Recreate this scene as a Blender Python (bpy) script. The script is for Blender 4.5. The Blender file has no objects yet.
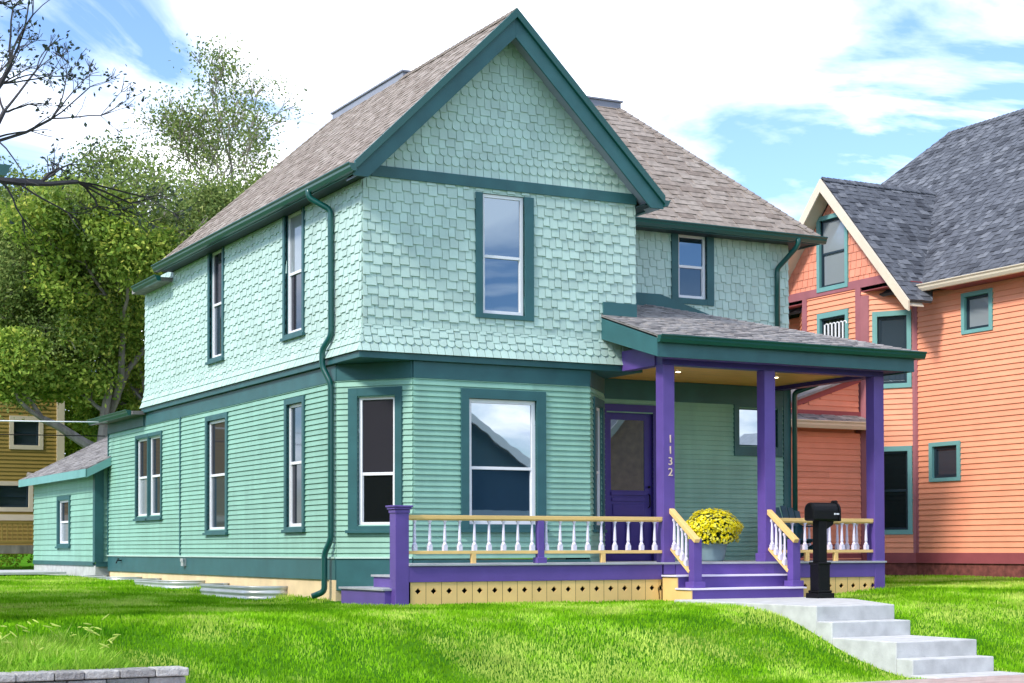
import bpy, math, random
import numpy as np
from mathutils import Vector, Matrix
random.seed(7)
SC = bpy.context.scene
COL = SC.collection
sin, cos, rad = math.sin, math.cos, math.radians

# ------------------------------------------------------------------ materials
def nodemat(name):
    m = bpy.data.materials.new(name); m.use_nodes = True
    nt = m.node_tree; b = nt.nodes['Principled BSDF']
    return m, nt, b
def paint(name, col, rough=.55, var=.10, scale=3.0, attr=0.0, bump=.15, bscale=60, spec=.35, hue=0.0, metal=0.0, dirt=0.0, stretch=(1,1,1)):
    """procedural paint / wood: large-scale wear noise, fine grain bump and a per-face random shade"""
    m, nt, b = nodemat(name); N = nt.nodes; L = nt.links
    tc = N.new('ShaderNodeTexCoord')
    mp = N.new('ShaderNodeMapping'); mp.inputs['Scale'].default_value = stretch
    L.new(tc.outputs['Object'], mp.inputs['Vector'])
    n1 = N.new('ShaderNodeTexNoise'); n1.inputs['Scale'].default_value = scale; n1.inputs['Detail'].default_value = 6
    L.new(mp.outputs[0], n1.inputs['Vector'])
    mr = N.new('ShaderNodeMapRange'); mr.inputs[1].default_value = .3; mr.inputs[2].default_value = .7
    mr.inputs[3].default_value = 1-var; mr.inputs[4].default_value = 1+var
    L.new(n1.outputs[0], mr.inputs[0])
    at = N.new('ShaderNodeAttribute'); at.attribute_name = 'rnd'
    ma = N.new('ShaderNodeMapRange'); ma.inputs[3].default_value = 1-attr; ma.inputs[4].default_value = 1+attr
    L.new(at.outputs['Fac'], ma.inputs[0])
    mu = N.new('ShaderNodeMath'); mu.operation = 'MULTIPLY'
    L.new(mr.outputs[0], mu.inputs[0]); L.new(ma.outputs[0], mu.inputs[1])
    hs = N.new('ShaderNodeHueSaturation'); hs.inputs['Color'].default_value = (*col, 1)
    L.new(mu.outputs[0], hs.inputs['Value'])
    L.new(hs.outputs[0], b.inputs['Base Color'])
    b.inputs['Roughness'].default_value = rough
    b.inputs['Specular IOR Level'].default_value = spec
    b.inputs['Metallic'].default_value = metal
    if bump:
        n2 = N.new('ShaderNodeTexNoise'); n2.inputs['Scale'].default_value = bscale; n2.inputs['Detail'].default_value = 4
        L.new(mp.outputs[0], n2.inputs['Vector'])
        bp = N.new('ShaderNodeBump'); bp.inputs['Strength'].default_value = bump; bp.inputs['Distance'].default_value = .01
        L.new(n2.outputs[0], bp.inputs['Height']); L.new(bp.outputs[0], b.inputs['Normal'])
    return m
def ramp2(name, c0, c1, rough=.8, scale=4, attr='rnd', trans=0.0, c2=None, spec=.2):
    """colour picked per face between two or three colours (leaves, blades, roof tabs, stones)"""
    m, nt, b = nodemat(name); N = nt.nodes; L = nt.links
    at = N.new('ShaderNodeAttribute'); at.attribute_name = attr
    cr = N.new('ShaderNodeValToRGB'); cr.color_ramp.elements[0].color = (*c0, 1); cr.color_ramp.elements[1].color = (*c1, 1)
    if c2:
        e = cr.color_ramp.elements.new(1.0); e.color = (*c2, 1); cr.color_ramp.elements[1].position = .6
    L.new(at.outputs['Fac'], cr.inputs[0])
    tc = N.new('ShaderNodeTexCoord'); n1 = N.new('ShaderNodeTexNoise'); n1.inputs['Scale'].default_value = scale; n1.inputs['Detail'].default_value = 5
    L.new(tc.outputs['Object'], n1.inputs['Vector'])
    mr = N.new('ShaderNodeMapRange'); mr.inputs[1].default_value = .3; mr.inputs[2].default_value = .7; mr.inputs[3].default_value = .78; mr.inputs[4].default_value = 1.22
    L.new(n1.outputs[0], mr.inputs[0])
    hs = N.new('ShaderNodeHueSaturation'); L.new(cr.outputs[0], hs.inputs['Color']); L.new(mr.outputs[0], hs.inputs['Value'])
    L.new(hs.outputs[0], b.inputs['Base Color']); b.inputs['Roughness'].default_value = rough; b.inputs['Specular IOR Level'].default_value = spec
    if trans:
        t = N.new('ShaderNodeBsdfTranslucent'); L.new(hs.outputs[0], t.inputs[0])
        mx = N.new('ShaderNodeMixShader'); mx.inputs[0].default_value = trans
        L.new(b.outputs[0], mx.inputs[1]); L.new(t.outputs[0], mx.inputs[2])
        L.new(mx.outputs[0], N['Material Output'].inputs[0])
    return m
def glass(name, col, ior=1.9, rough=.01, wave=.006, tint=(.62,.80,1,1)):
    """window pane seen from outside: dark room behind, strong reflection, slightly wavy"""
    m, nt, b = nodemat(name); N = nt.nodes; L = nt.links
    b.inputs['Base Color'].default_value = (*col, 1); b.inputs['Roughness'].default_value = rough; b.inputs['IOR'].default_value = ior; b.inputs['Specular Tint'].default_value = tint
    tc = N.new('ShaderNodeTexCoord'); n = N.new('ShaderNodeTexNoise'); n.inputs['Scale'].default_value = 1.6
    L.new(tc.outputs['Object'], n.inputs['Vector'])
    bp = N.new('ShaderNodeBump'); bp.inputs['Strength'].default_value = wave; bp.inputs['Distance'].default_value = .05
    L.new(n.outputs[0], bp.inputs['Height']); L.new(bp.outputs[0], b.inputs['Normal'])
    return m
M = {}
M['mint'] = paint('mint paint', (.45,.60,.54), attr=.08, var=.07, bscale=40)
M['mint_clap'] = paint('mint clapboard paint', (.24,.445,.355), attr=.06, var=.09, bscale=40, scale=1.6, stretch=(3,3,.6))
M['teal'] = paint('teal trim paint', (.032,.115,.125), rough=.45, var=.12, attr=.03)
M['teal_gutter'] = paint('teal gutter metal', (.004,.075,.065), rough=.28, var=.06, spec=.6, bump=.03)
M['purple'] = paint('purple paint', (.118,.068,.30), rough=.45, var=.10, attr=.03)
M['door_purple'] = paint('door purple paint', (.055,.035,.22), rough=.35, var=.08)
M['cream'] = paint('pale yellow paint', (.80,.52,.20), var=.08, attr=.05)
M['baluster'] = paint('lavender white paint', (.74,.68,.82), var=.04)
M['white'] = paint('white vinyl frame', (.80,.80,.83), rough=.35, var=.03, bump=.0)
M['deckgrey'] = paint('grey deck edge', (.38,.39,.42), var=.15)
M['found'] = paint('cream foundation', (.80,.60,.36), rough=.8, var=.12, bump=.4, bscale=25)
M['ceiling'] = paint('varnished wood ceiling', (.80,.42,.10), rough=.4, var=.2, stretch=(1,12,1))
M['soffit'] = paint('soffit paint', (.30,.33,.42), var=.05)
M['shadesoffit'] = paint('shade-toned soffit', (.012,.03,.033), var=.1)  # near-black teal: the shade under the eave is put into the colour
M['roofmetal'] = paint('grey sheet metal', (.22,.23,.28), rough=.35, var=.08, spec=.5, bump=.04)
M['brownroof'] = ramp2('brown asphalt shingle', (.215,.172,.145), (.305,.256,.222), c2=(.335,.287,.25), rough=.95, scale=9)
M['porchroof'] = ramp2('grey asphalt shingle', (.185,.17,.17), (.30,.28,.275), c2=(.35,.33,.325), rough=.95, scale=9)
M['blueroof'] = ramp2('slate blue asphalt shingle', (.048,.052,.064), (.12,.128,.15), c2=(.17,.178,.20), rough=.95, scale=9)
M['orange'] = paint('orange paint', (.87,.345,.20), attr=.05, var=.05)
M['coral'] = paint('coral shingle paint', (.80,.31,.20), attr=.08, var=.05)
M['maroon'] = paint('maroon trim paint', (.30,.075,.085), var=.1)
M['mauve'] = paint('mauve trim paint', (.36,.13,.15), var=.1)
M['aqua'] = paint('aqua casing paint', (.165,.37,.36), var=.06)
M['tan'] = paint('cream gutter paint', (.72,.62,.48), rough=.4, var=.05)
M['darkframe'] = paint('dark window frame', (.018,.035,.05), rough=.3, var=.05)
M['ochre'] = paint('ochre paint', (.34,.235,.06), attr=.05, var=.06)
M['black'] = paint('black mailbox plastic', (.004,.004,.005), rough=.4, var=.1, spec=.2)
M['stonefound'] = paint('red brick foundation', (.20,.06,.05), rough=.9, var=.4, scale=9, bump=.8, bscale=20)
M['concrete'] = paint('concrete', (.51,.51,.50), rough=.9, var=.16, scale=5, bump=.25, bscale=50)
M['galv'] = paint('galvanised steel', (.55,.57,.58), rough=.35, var=.12, metal=.4)
M['lamp'] = None
M['pane_sky'] = glass('clear pane', (.015,.03,.05), ior=2.9)
M['pane_mirror'] = glass('bright reflecting pane', (.02,.03,.04), ior=5.0, tint=(.85,.93,1,1), wave=.012)
M['pane_dark'] = glass('dark pane', (.006,.008,.010), ior=1.5)
M['pane_mid'] = glass('screened pane', (.03,.045,.06), ior=2.0, rough=.05)
M['pane_blind'] = glass('pane with blind behind', (.03,.028,.037), ior=1.6, rough=.05)
M['pane_curtain'] = glass('pane with pale curtain behind', (.26,.29,.31), ior=1.9, rough=.05)
M['brick'] = paint('brown brick', (.48,.26,.15), rough=.9, var=.2)
M['tealchair'] = paint('dark teal chair paint', (.012,.07,.10), rough=.4)
M['pot'] = paint('blue grey pot', (.20,.29,.33), rough=.5, var=.05)
M['brass'] = paint('pale brass', (.80,.62,.45), rough=.3, metal=.3, var=.02, bump=0)
M['bark'] = paint('grey bark', (.26,.23,.20), rough=.95, var=.35, scale=6, bump=.8, bscale=20, stretch=(1,1,.3))
M['darkbark'] = paint('dark bark', (.045,.042,.045), rough=.95, var=.35, scale=6, bump=.6, bscale=20)
M['void_dark'] = paint('dark void', (.01,.01,.01), rough=.9, var=0, bump=0)  # near-black colour stands in for unlit depth behind openings
m, nt, b = nodemat('lit lamp'); b.inputs['Emission Color'].default_value = (1,.75,.45,1); b.inputs['Emission Strength'].default_value = 14; M['lamp'] = m

# ------------------------------------------------------------------ object helpers
def tag(o, label=None, cat=None, group=None, kind=None):
    if label: o['label'] = label
    if cat: o['category'] = cat
    if group: o['group'] = group
    if kind: o['kind'] = kind
    return o
def empty(name, loc, label, cat, group=None, rz=0):
    o = bpy.data.objects.new(name, None); COL.objects.link(o); o.location = loc; o.rotation_euler = (0,0,rz)
    o.empty_display_size = .3
    return tag(o, label, cat, group)
class MB:
    def __init__(s): s.v = []; s.f = []; s.r = []
    def add(s, vs, fs, r=None):
        k = len(s.v); s.v += [tuple(p) for p in vs]
        r = random.random() if r is None else r
        for f in fs: s.f.append([i+k for i in f]); s.r.append(r)
        return s
    def box(s, x0, x1, y0, y1, z0, z1, r=None):
        v = [(x0,y0,z0),(x1,y0,z0),(x1,y1,z0),(x0,y1,z0),(x0,y0,z1),(x1,y0,z1),(x1,y1,z1),(x0,y1,z1)]
        return s.add(v, [(3,2,1,0),(4,5,6,7),(0,1,5,4),(1,2,6,5),(2,3,7,6),(3,0,4,7)], r)
    def prism(s, poly, d, r=None):
        """poly: list of 3D points (planar), d: offset vector"""
        n = len(poly); d = Vector(d); a = [Vector(p) for p in poly]
        v = a + [p+d for p in a]
        return s.add(v, [list(range(n))[::-1], list(range(n, 2*n))] + [(i, (i+1) % n, (i+1) % n+n, i+n) for i in range(n)], r)
    def bar(s, p0, p1, w, h, up=(0,0,1), r=None):
        p0 = Vector(p0); p1 = Vector(p1); d = (p1-p0).normalized(); u = Vector(up)
        if abs(d.dot(u)) > .98: u = Vector((1,0,0))
        sd = d.cross(u).normalized(); u = sd.cross(d).normalized()
        q = [p0 + sd*a*w/2 + u*b*h/2 for a, b in ((-1,-1),(1,-1),(1,1),(-1,1))]
        return s.prism(q, p1-p0, r)
    def tube(s, pts, rad_, n=8, caps=True, r=None):
        pts = [Vector(p) for p in pts]
        if not hasattr(rad_, '__len__'): rad_ = [rad_]*len(pts)
        V = []; prev = None
        for i, p in enumerate(pts):
            d = (pts[min(i+1, len(pts)-1)] - pts[max(i-1, 0)]).normalized()
            if prev is None: a = d.orthogonal().normalized()
            else: a = (prev - d*prev.dot(d)).normalized()
            prev = a; b = d.cross(a)
            for k in range(n):
                t = 2*math.pi*k/n; V.append(p + (a*cos(t) + b*sin(t))*rad_[i])
        F = []
        for i in range(len(pts)-1):
            for k in range(n): F.append((i*n+k, i*n+(k+1) % n, (i+1)*n+(k+1) % n, (i+1)*n+k))
        if caps: F.append(list(range(n))[::-1]); F.append([(len(pts)-1)*n+k for k in range(n)])
        return s.add(V, F, r)
    def lathe(s, c, prof, n=20, r=None):
        V = []; F = []
        for (q, z) in prof:
            for k in range(n):
                t = 2*math.pi*k/n; V.append((c[0]+q*cos(t), c[1]+q*sin(t), c[2]+z))
        for i in range(len(prof)-1):
            for k in range(n): F.append((i*n+k, i*n+(k+1) % n, (i+1)*n+(k+1) % n, (i+1)*n+k))
        F.append(list(range(n))[::-1]); F.append([(len(prof)-1)*n+k for k in range(n)])
        return s.add(V, F, r)
    def build(s, name, mat, parent=None, smooth=False, bevel=0, recalc=True):
        me = bpy.data.meshes.new(name); me.from_pydata(s.v, [], s.f)
        if recalc:
            import bmesh
            bm = bmesh.new(); bm.from_mesh(me); bmesh.ops.recalc_face_normals(bm, faces=bm.faces); bm.to_mesh(me); bm.free()
        a = me.attributes.new('rnd', 'FLOAT', 'FACE'); a.data.foreach_set('value', s.r)
        if smooth:
            me.polygons.foreach_set('use_smooth', [True]*len(me.polygons))
        me.materials.append(mat)
        o = bpy.data.objects.new(name, me); COL.objects.link(o)
        if parent is not None:
            o.parent = parent
            # geometry is given in world coordinates: undo the parents' placement
            mw = Matrix.Identity(4); p = parent
            while p is not None:
                mw = (Matrix.Translation(p.location) @ p.rotation_euler.to_matrix().to_4x4()) @ mw; p = p.parent
            me.transform(mw.inverted())
        if bevel:
            bv = o.modifiers.new('bevel', 'BEVEL'); bv.width = bevel; bv.segments = 2; bv.limit_method = 'ANGLE'
        return o
def bulk(name, V, F, rnd, mat, parent=None, nv=3):
    """fast mesh from numpy: V (n,3), F (m,nv), rnd (m)"""
    me = bpy.data.meshes.new(name); me.vertices.add(len(V)); me.vertices.foreach_set('co', V.astype(np.float32).ravel())
    me.loops.add(F.size); me.loops.foreach_set('vertex_index', F.astype(np.int32).ravel())
    me.polygons.add(len(F)); me.polygons.foreach_set('loop_start', np.arange(0, F.size, nv, dtype=np.int32))
    me.polygons.foreach_set('loop_total', np.full(len(F), nv, dtype=np.int32))
    a = me.attributes.new('rnd', 'FLOAT', 'FACE'); a.data.foreach_set('value', rnd.astype(np.float32))
    me.update(calc_edges=True); me.materials.append(mat)
    o = bpy.data.objects.new(name, me); COL.objects.link(o)
    if parent is not None:
        o.parent = parent; me.transform(Matrix.Translation(-Vector(parent.location)))
    return o

# ------------------------------------------------------------------ wall frames, siding, shingles
class Fr:
    """vertical wall frame: start (x,y), end (x,y); outward normal is on the right of start->end"""
    def __init__(s, a, b):
        s.a = Vector((a[0], a[1])); d = Vector((b[0]-a[0], b[1]-a[1])); s.L = d.length; s.u = d/s.L; s.n = Vector((s.u.y, -s.u.x))
    def p(s, u, z, d=0): q = s.a + s.u*u + s.n*d; return (q.x, q.y, z)
def clip(poly, conv):
    out = poly
    area = sum(conv[i][0]*conv[(i+1) % len(conv)][1]-conv[(i+1) % len(conv)][0]*conv[i][1] for i in range(len(conv)))
    C = conv if area > 0 else conv[::-1]
    for i in range(len(C)):
        a = C[i]; b = C[(i+1) % len(C)]; inp = out; out = []
        if not inp: return []
        side = lambda p: (b[0]-a[0])*(p[1]-a[1]) - (b[1]-a[1])*(p[0]-a[0])
        for j in range(len(inp)):
            p = inp[j]; q = inp[(j+1) % len(inp)]; sp = side(p); sq = side(q)
            if sp >= -1e-9: out.append(p)
            if (sp > 1e-9 and sq < -1e-9) or (sp < -1e-9 and sq > 1e-9):
                t = sp/(sp-sq); out.append((p[0]+t*(q[0]-p[0]), p[1]+t*(q[1]-p[1])))
    return out
def interval(poly, z):
    xs = []
    for i in range(len(poly)):
        a = poly[i]; b = poly[(i+1) % len(poly)]
        if (a[1]-z)*(b[1]-z) <= 0 and a[1] != b[1]:
            t = (z-a[1])/(b[1]-a[1]); xs.append(a[0]+t*(b[0]-a[0]))
    return (min(xs), max(xs)) if len(xs) > 1 else None
def spans(iv, z, holes):
    L = [iv]
    for h in holes:
        if h[2] < z < h[3]:
            n = []
            for a, b in L:
                if h[1] <= a or h[0] >= b: n.append((a, b)); continue
                if h[0] > a: n.append((a, h[0]))
                if h[1] < b: n.append((h[1], b))
            L = n
    return [s for s in L if s[1]-s[0] > .002]
def backing(mb, fr, poly, holes, d=0):
    zs = sorted(set([p[1] for p in poly] + [z for h in holes for z in h[2:4]]))
    for z0, z1 in zip(zs, zs[1:]):
        if z1-z0 < 1e-4: continue
        zm = (z0+z1)/2; e = 1e-5
        i0 = interval(poly, z0+e); i1 = interval(poly, z1-e)
        if not i0 or not i1: continue
        cuts = [h for h in holes if h[2] < zm < h[3]]
        if not cuts:
            mb.add([fr.p(i0[0], z0, d), fr.p(i0[1], z0, d), fr.p(i1[1], z1, d), fr.p(i1[0], z1, d)], [(0,1,2,3)])
        else:
            hs = sorted(cuts); xs0 = [i0[0]]; xs1 = [i1[0]]
            for h in hs: xs0 += [h[0], h[1]]; xs1 += [h[0], h[1]]
            xs0.append(i0[1]); xs1.append(i1[1])
            for k in range(0, len(xs0), 2):
                if xs0[k+1]-xs0[k] > .001:
                    mb.add([fr.p(xs0[k], z0, d), fr.p(xs0[k+1], z0, d), fr.p(xs1[k+1], z1, d), fr.p(xs1[k], z1, d)], [(0,1,2,3)])
def clapboard(name, fr, poly, holes, mat, parent, e=.081, out=.025, jit=.0015):
    mb = MB(); backing(mb, fr, poly, holes)
    z0 = min(p[1] for p in poly); z1 = max(p[1] for p in poly)
    n = int(math.ceil((z1-z0)/e - 1e-6)); rs = random.Random(hash(name) % 1000 + int(z0*100))
    for k in range(n):
        a = z0+k*e; b = min(a+e, z1); iv = interval(poly, (a+b)/2)
        if not iv: continue
        for (s0, s1) in spans(iv, (a+b)/2, holes):
            cuts = [s0]; x = s0 + rs.uniform(1.2, 4)
            while x < s1-.4: cuts.append(x); x += rs.uniform(2, 4.5)
            cuts.append(s1)
            for c0, c1 in zip(cuts, cuts[1:]):
                j = rs.uniform(-jit, jit); j2 = rs.uniform(-jit, jit)
                mb.add([fr.p(c0, a+j, 0), fr.p(c1, a+j2, 0), fr.p(c1, a+j2, out), fr.p(c0, a+j, out), fr.p(c1, b+.004, .003), fr.p(c0, b+.004, .003)],
                       [(0,1,2,3),(3,2,4,5),(0,3,5),(1,4,2)], rs.random())
    return mb.build(name, mat, parent, recalc=False)
def shingles(name, fr, poly, holes, mat, parent, rows, w=.13, flare=None, seed=1, ob=None, thick=.023, gap=.009):
    """rows: list of (z of butt line, exposure, style) bottom to top"""
    rs = random.Random(seed); mb = ob or MB(); fl = flare or (lambda z: 0)
    if not flare: backing(mb, fr, poly, holes)
    for ri, (z, e, style) in enumerate(rows):
        iv0 = interval(poly, min(max(z+e*.2, min(p[1] for p in poly)+1e-4), max(p[1] for p in poly)-1e-4))
        iv1 = interval(poly, min(z+e*.9, max(p[1] for p in poly)-1e-4))
        ivs = [i for i in (iv0, iv1) if i]
        if not ivs: continue
        a = min(i[0] for i in ivs); b = max(i[1] for i in ivs)
        x = a - rs.uniform(0, w) if style != 'fish' else a - (w/2 if ri % 2 else 0)
        k = ri % 2
        while x < b:
            ww = w if style in ('fish', 'even') else rs.uniform(w*.75, w*1.35)
            x1 = x+ww-gap; zt = z+e+.03; zb = z
            if style == 'stag': zb = z - (.032 if k % 2 else 0) + rs.uniform(-.004, .004); k += 1
            if style == 'wave': zb = z - (.030 if k % 2 else 0); k += 1
            if style == 'fish':
                r_ = ww/2; cx = (x+x1)/2; zc = z+r_*.75
                pl = [(x, zt), (x, zc)] + [(cx - r_*.98*cos(t), zc - r_*.75*sin(t)*1.15) for t in [math.pi*i/7 for i in range(1, 7)]] + [(x1, zc), (x1, zt)]
            else: pl = [(x, zt), (x, zb), (x1, zb), (x1, zt)]
            x += ww
            cu = (pl[0][0]+pl[-1][0])/2; cz = z+e/2
            if any(h[0]+.0 < x-ww and x < h[1] and h[2] < z-.04 and zt < h[3] for h in holes): continue
            q = clip(pl, poly); B = 99
            for h in holes:
                if len(q) < 3: break
                qa = min(t_[0] for t_ in q); qb = max(t_[0] for t_ in q); za_ = min(t_[1] for t_ in q); zb_ = max(t_[1] for t_ in q)
                if qb > h[0]+.001 and qa < h[1]-.001 and zb_ > h[2]+.001 and za_ < h[3]-.001:
                    cand = [clip(q, rc) for rc in ([(-B,-B),(h[0],-B),(h[0],B),(-B,B)], [(h[1],-B),(B,-B),(B,B),(h[1],B)], [(-B,-B),(B,-B),(B,h[2]),(-B,h[2])], [(-B,h[3]),(B,h[3]),(B,B),(-B,B)])]
                    ar = lambda c_: abs(sum(c_[i_][0]*c_[(i_+1) % len(c_)][1]-c_[(i_+1) % len(c_)][0]*c_[i_][1] for i_ in range(len(c_)))) if len(c_) > 2 else 0
                    q = max(cand, key=ar)
            if len(q) < 3: continue
            t0 = thick*rs.uniform(.8, 1.1)
            dep = lambda zz: .004 + t0*max(0, min(1.2, (zt-zz)/(zt-zb)))
            n = len(q)
            V = [fr.p(u, zz, dep(zz)+fl(zz)) for u, zz in q] + [fr.p(u, zz, fl(zz)-.004) for u, zz in q]
            F = [list(range(n))] + [(i, i+n, (i+1) % n+n, (i+1) % n) for i in range(n)]
            mb.add(V, F, rs.random())
    if ob: return mb
    return mb.build(name, mat, parent, recalc=True)
def window(fr, u0, u1, z0, z1, parent, casing=(.11,.11,.11,.05), proud=.045, cmat='teal', smat='white', panes=('pane_sky','pane_mid'),
           meet=.5, sill=True, frame=.05, recess=.05, split=True, label=None, zt=None):
    """casing ring + sill = 'window'; sub-parts sash and pane. Opening u0..u1,z0..z1 is the sash outer edge"""
    cl, cr_, ct, cb = casing; mb = MB()
    def ub(a, b, c, d, e0, e1):   # box in the frame
        mb2.prism([fr.p(a, c, e0), fr.p(b, c, e0), fr.p(b, d, e0), fr.p(a, d, e0)], Vector((fr.n.x, fr.n.y, 0))*(e1-e0))
    mb2 = mb
    ub(u0-cl, u0, z0-cb, z1+ct, -.02, proud); ub(u1, u1+cr_, z0-cb, z1+ct, -.02, proud)
    if ct: ub(u0, u1, z1, z1+ct, -.02, proud-.002)
    if cb: ub(u0, u1, z0-cb, z0, -.02, proud-.002)
    if sill: ub(u0-cl-.03, u1+cr_+.03, z0-cb-.045, z0-cb, -.0, proud+.03)
    # jamb reveal
    for (a, b, c, d) in ((u0, u0+.004, z0, z1), (u1-.004, u1, z0, z1), (u0+.004, u1-.004, z1-.004, z1), (u0+.004, u1-.004, z0, z0+.004)): ub(a, b, c, d, -recess-.03, -.021)
    w = mb.build('window', M[cmat], parent, bevel=.004)
    if label: w['label'] = label
    mb2 = MB(); f = frame; e1 = -recess+.035; e0 = -recess-.02; zm = z0+(z1-z0)*meet; a, b = u0+.004, u1-.004; c, d = z0+.004, z1-.004
    ub(a, a+f, c, d, e0, e1); ub(b-f, b, c, d, e0, e1); ub(a+f, b-f, d-f, d, e0, e1-.001); ub(a+f, b-f, c, c+f, e0, e1-.001)
    if split: ub(a+f, b-f, zm-.022, zm+.022, e0, e1-.006)
    g = .012
    if split:   # second step of the vinyl frame round the lower sash
        ub(a+f, a+f+g, c+f, zm-.022, e0, e1-.014); ub(b-f-g, b-f, c+f, zm-.022, e0, e1-.014)
    mb2.build('sash', M[smat], w, bevel=.003)
    def pane(za, zb, mt, dd):
        mb3 = MB(); mb3.prism([fr.p(a+f-.005, za, dd), fr.p(b-f+.005, za, dd), fr.p(b-f+.005, zb, dd), fr.p(a+f-.005, zb, dd)], Vector((fr.n.x, fr.n.y, 0))*.006)
        mb3.build('pane', M[mt], w)
    if split:
        pane(zm+.018, d-f+.005, panes[0], -recess+.008); pane(c+f-.005, zm-.018, panes[1], -recess-.006)
    else: pane(c+f-.005, d-f+.005, panes[0], -recess)
    return w
def gutter(name, p0, p1, mat, parent, size=.11, out=None):
    """K-profile gutter from p0 to p1 (top back edge), out: outward unit vector"""
    p0 = Vector(p0); p1 = Vector(p1); o = Vector(out); z = Vector((0,0,1)); s = size
    prof = [(0,-s),(s*.55,-s),(s*.8,-s*.6),(s*.85,-s*.35),(s*1.05,-s*.12),(s*1.05,0),(s*.97,0),(s*.97,-s*.1),(.0,-s*.1)]
    mb = MB(); mb.prism([p0 + o*a + z*b for a, b in prof], p1-p0); return mb.build(name, M[mat], parent)
def roof_plane(name, pts, mat, parent, e=.14, thick=.05, seed=3, mb=None, tabl=(.16,.42), lift=.010, density=.55):
    """pts: convex 3D polygon, first edge is the eave. Base slab with overlapping courses and raised random tabs"""
    rs = random.Random(seed); P = [Vector(p) for p in pts]; own = mb is None; mb = mb or MB()
    u = (P[1]-P[0]).normalized(); n = u.cross(P[2]-P[0]).normalized()
    if n.z < 0: n = -n
    v = n.cross(u).normalized()
    if v.z < 0: v = -v
    o = P[0]; Q = [((p-o).dot(u), (p-o).dot(v)) for p in P]
    T = lambda q, h: o + u*q[0] + v*q[1] + n*h
    mb.prism([T(q, -thick) for q in Q], n*(thick-.002), .3)
    a0 = min(q[0] for q in Q); a1 = max(q[0] for q in Q); b1 = max(q[1] for q in Q)
    for k in range(int(b1/e)+1):
        y0 = k*e; y1 = y0+e+.02
        q = clip([(a0-.1, y0), (a1+.1, y0), (a1+.1, y1), (a0-.1, y1)], Q)
        if len(q) >= 3:
            m_ = len(q); h = lambda yy: .001+.007*(1-(yy-y0)/(y1-y0))
            mb.add([T(p, h(p[1])) for p in q] + [T(p, -.003) for p in q], [list(range(m_))]+[(i,(i+1) % m_,(i+1) % m_+m_,i+m_) for i in range(m_)], rs.uniform(.25,.55))
        x = a0 - rs.uniform(0, .3)
        while x < a1:
            w = rs.uniform(*tabl); gap = rs.uniform(.06, .30)*(1-density)*2
            q = clip([(x, y0-.004), (x+w, y0-.004), (x+w, y1), (x, y1)], Q)
            x += w+gap
            if len(q) < 3: continue
            m_ = len(q); h = lambda yy: .002+lift*(1-(yy-y0)/(y1-y0))+.006
            mb.add([T(p, h(p[1])) for p in q] + [T(p, 0) for p in q], [list(range(m_))]+[(i,(i+1) % m_,(i+1) % m_+m_,i+m_) for i in range(m_)], rs.choice((.1,.4,.5,.6,.75,.95))*rs.uniform(.85,1))
    return mb.build(name, M[mat], parent) if own else mb
def ridge_cap(name, p0, p1, mat, parent, w=.10, step=.14, dr=.9):
    mb = MB(); p0 = Vector(p0); p1 = Vector(p1); d = p1-p0; L = d.length; d /= L; s = d.cross(Vector((0,0,1))).normalized(); n = s.cross(d)
    k = 0
    while k*step < L:
        a = p0+d*k*step; b = p0+d*min(L, k*step+step+.03); h0 = .035; h1 = .022
        e_ = n*(w*dr); mb.prism([a+s*w-e_+n*h0, a+n*h0, a-s*w-e_+n*h0, a-s*w-e_+n*(h0-.02), a+n*(h0-.02), a+s*w-e_+n*(h0-.02)], b-a-n*(h0-h1), r=random.uniform(.3,.8)); k += 1
    return mb.build(name, M[mat], parent)

# ================================================================== GREEN HOUSE
H = empty('painted_house', (2.2,2,0), 'two-storey mint green house with teal trim, front gable and purple porch', 'house')
FB = (4.557, .95); XW = 8.63; YW = 1.5
side = Fr((0,13.81), (0,.95)); cham = Fr((0,.95), (.785,0)); front = Fr((.785,0), (3.73,0)); cham2 = Fr((3.73,0), FB)
doorw = Fr((4.557,YW), (XW,YW)); rightw = Fr((XW,YW), (XW,10)); inner = Fr(FB, (4.557,YW)); backw = Fr((XW,13.81), (0,13.81))
su = lambda y: 13.81-y         # Y -> u on side wall
upside = Fr((0,11.05), (0,0)); upu = lambda y: 11.05-y
upfront = Fr((0,0), (4.557,0)); upwing = Fr((4.557,YW), (XW,YW)); upin = Fr((4.557,0), (4.557,YW)); upright = Fr((XW,YW), (XW,8.8)); upback = Fr((XW,8.8), (0,8.8))
Z0, Z1, ZF0, ZF1 = .585, 3.19, 3.19, 3.43
# --- lower clapboard walls
h_side = [(su(11.60), su(9.87), 1.38, 2.95), (su(6.99), su(5.97), 1.06, 3.0), (su(2.98), su(2.29), 1.07, 2.99)]
clapboard('clapboard_wall', side, [(0,Z0),(side.L,Z0),(side.L,Z1),(0,Z1)], h_side, M['mint_clap'], H)
h_ch = [(.35,.96,1.06,2.95)]
clapboard('clapboard_wall', cham, [(0,Z0),(cham.L,Z0),(cham.L,Z1),(0,Z1)], h_ch, M['mint_clap'], H)
h_fr = [(1.67-.785, 2.80-.785, 1.08, 2.93)]
clapboard('clapboard_wall', front, [(0,Z0),(front.L,Z0),(front.L,Z1),(0,Z1)], h_fr, M['mint_clap'], H)
h_c2 = [(.37,.99,1.08,2.94)]
clapboard('clapboard_wall', cham2, [(0,.52),(cham2.L,.52),(cham2.L,Z1),(0,Z1)], h_c2, M['mint_clap'], H)
clapboard('clapboard_wall', inner, [(0,.52),(inner.L,.52),(inner.L,3.4),(0,3.4)], [], M['mint_clap'], H)
dx = lambda x: x-4.557
h_d = [(dx(4.93), dx(5.83), .52, 2.98), (dx(7.56), dx(8.37), 2.46, 3.13)]
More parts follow.
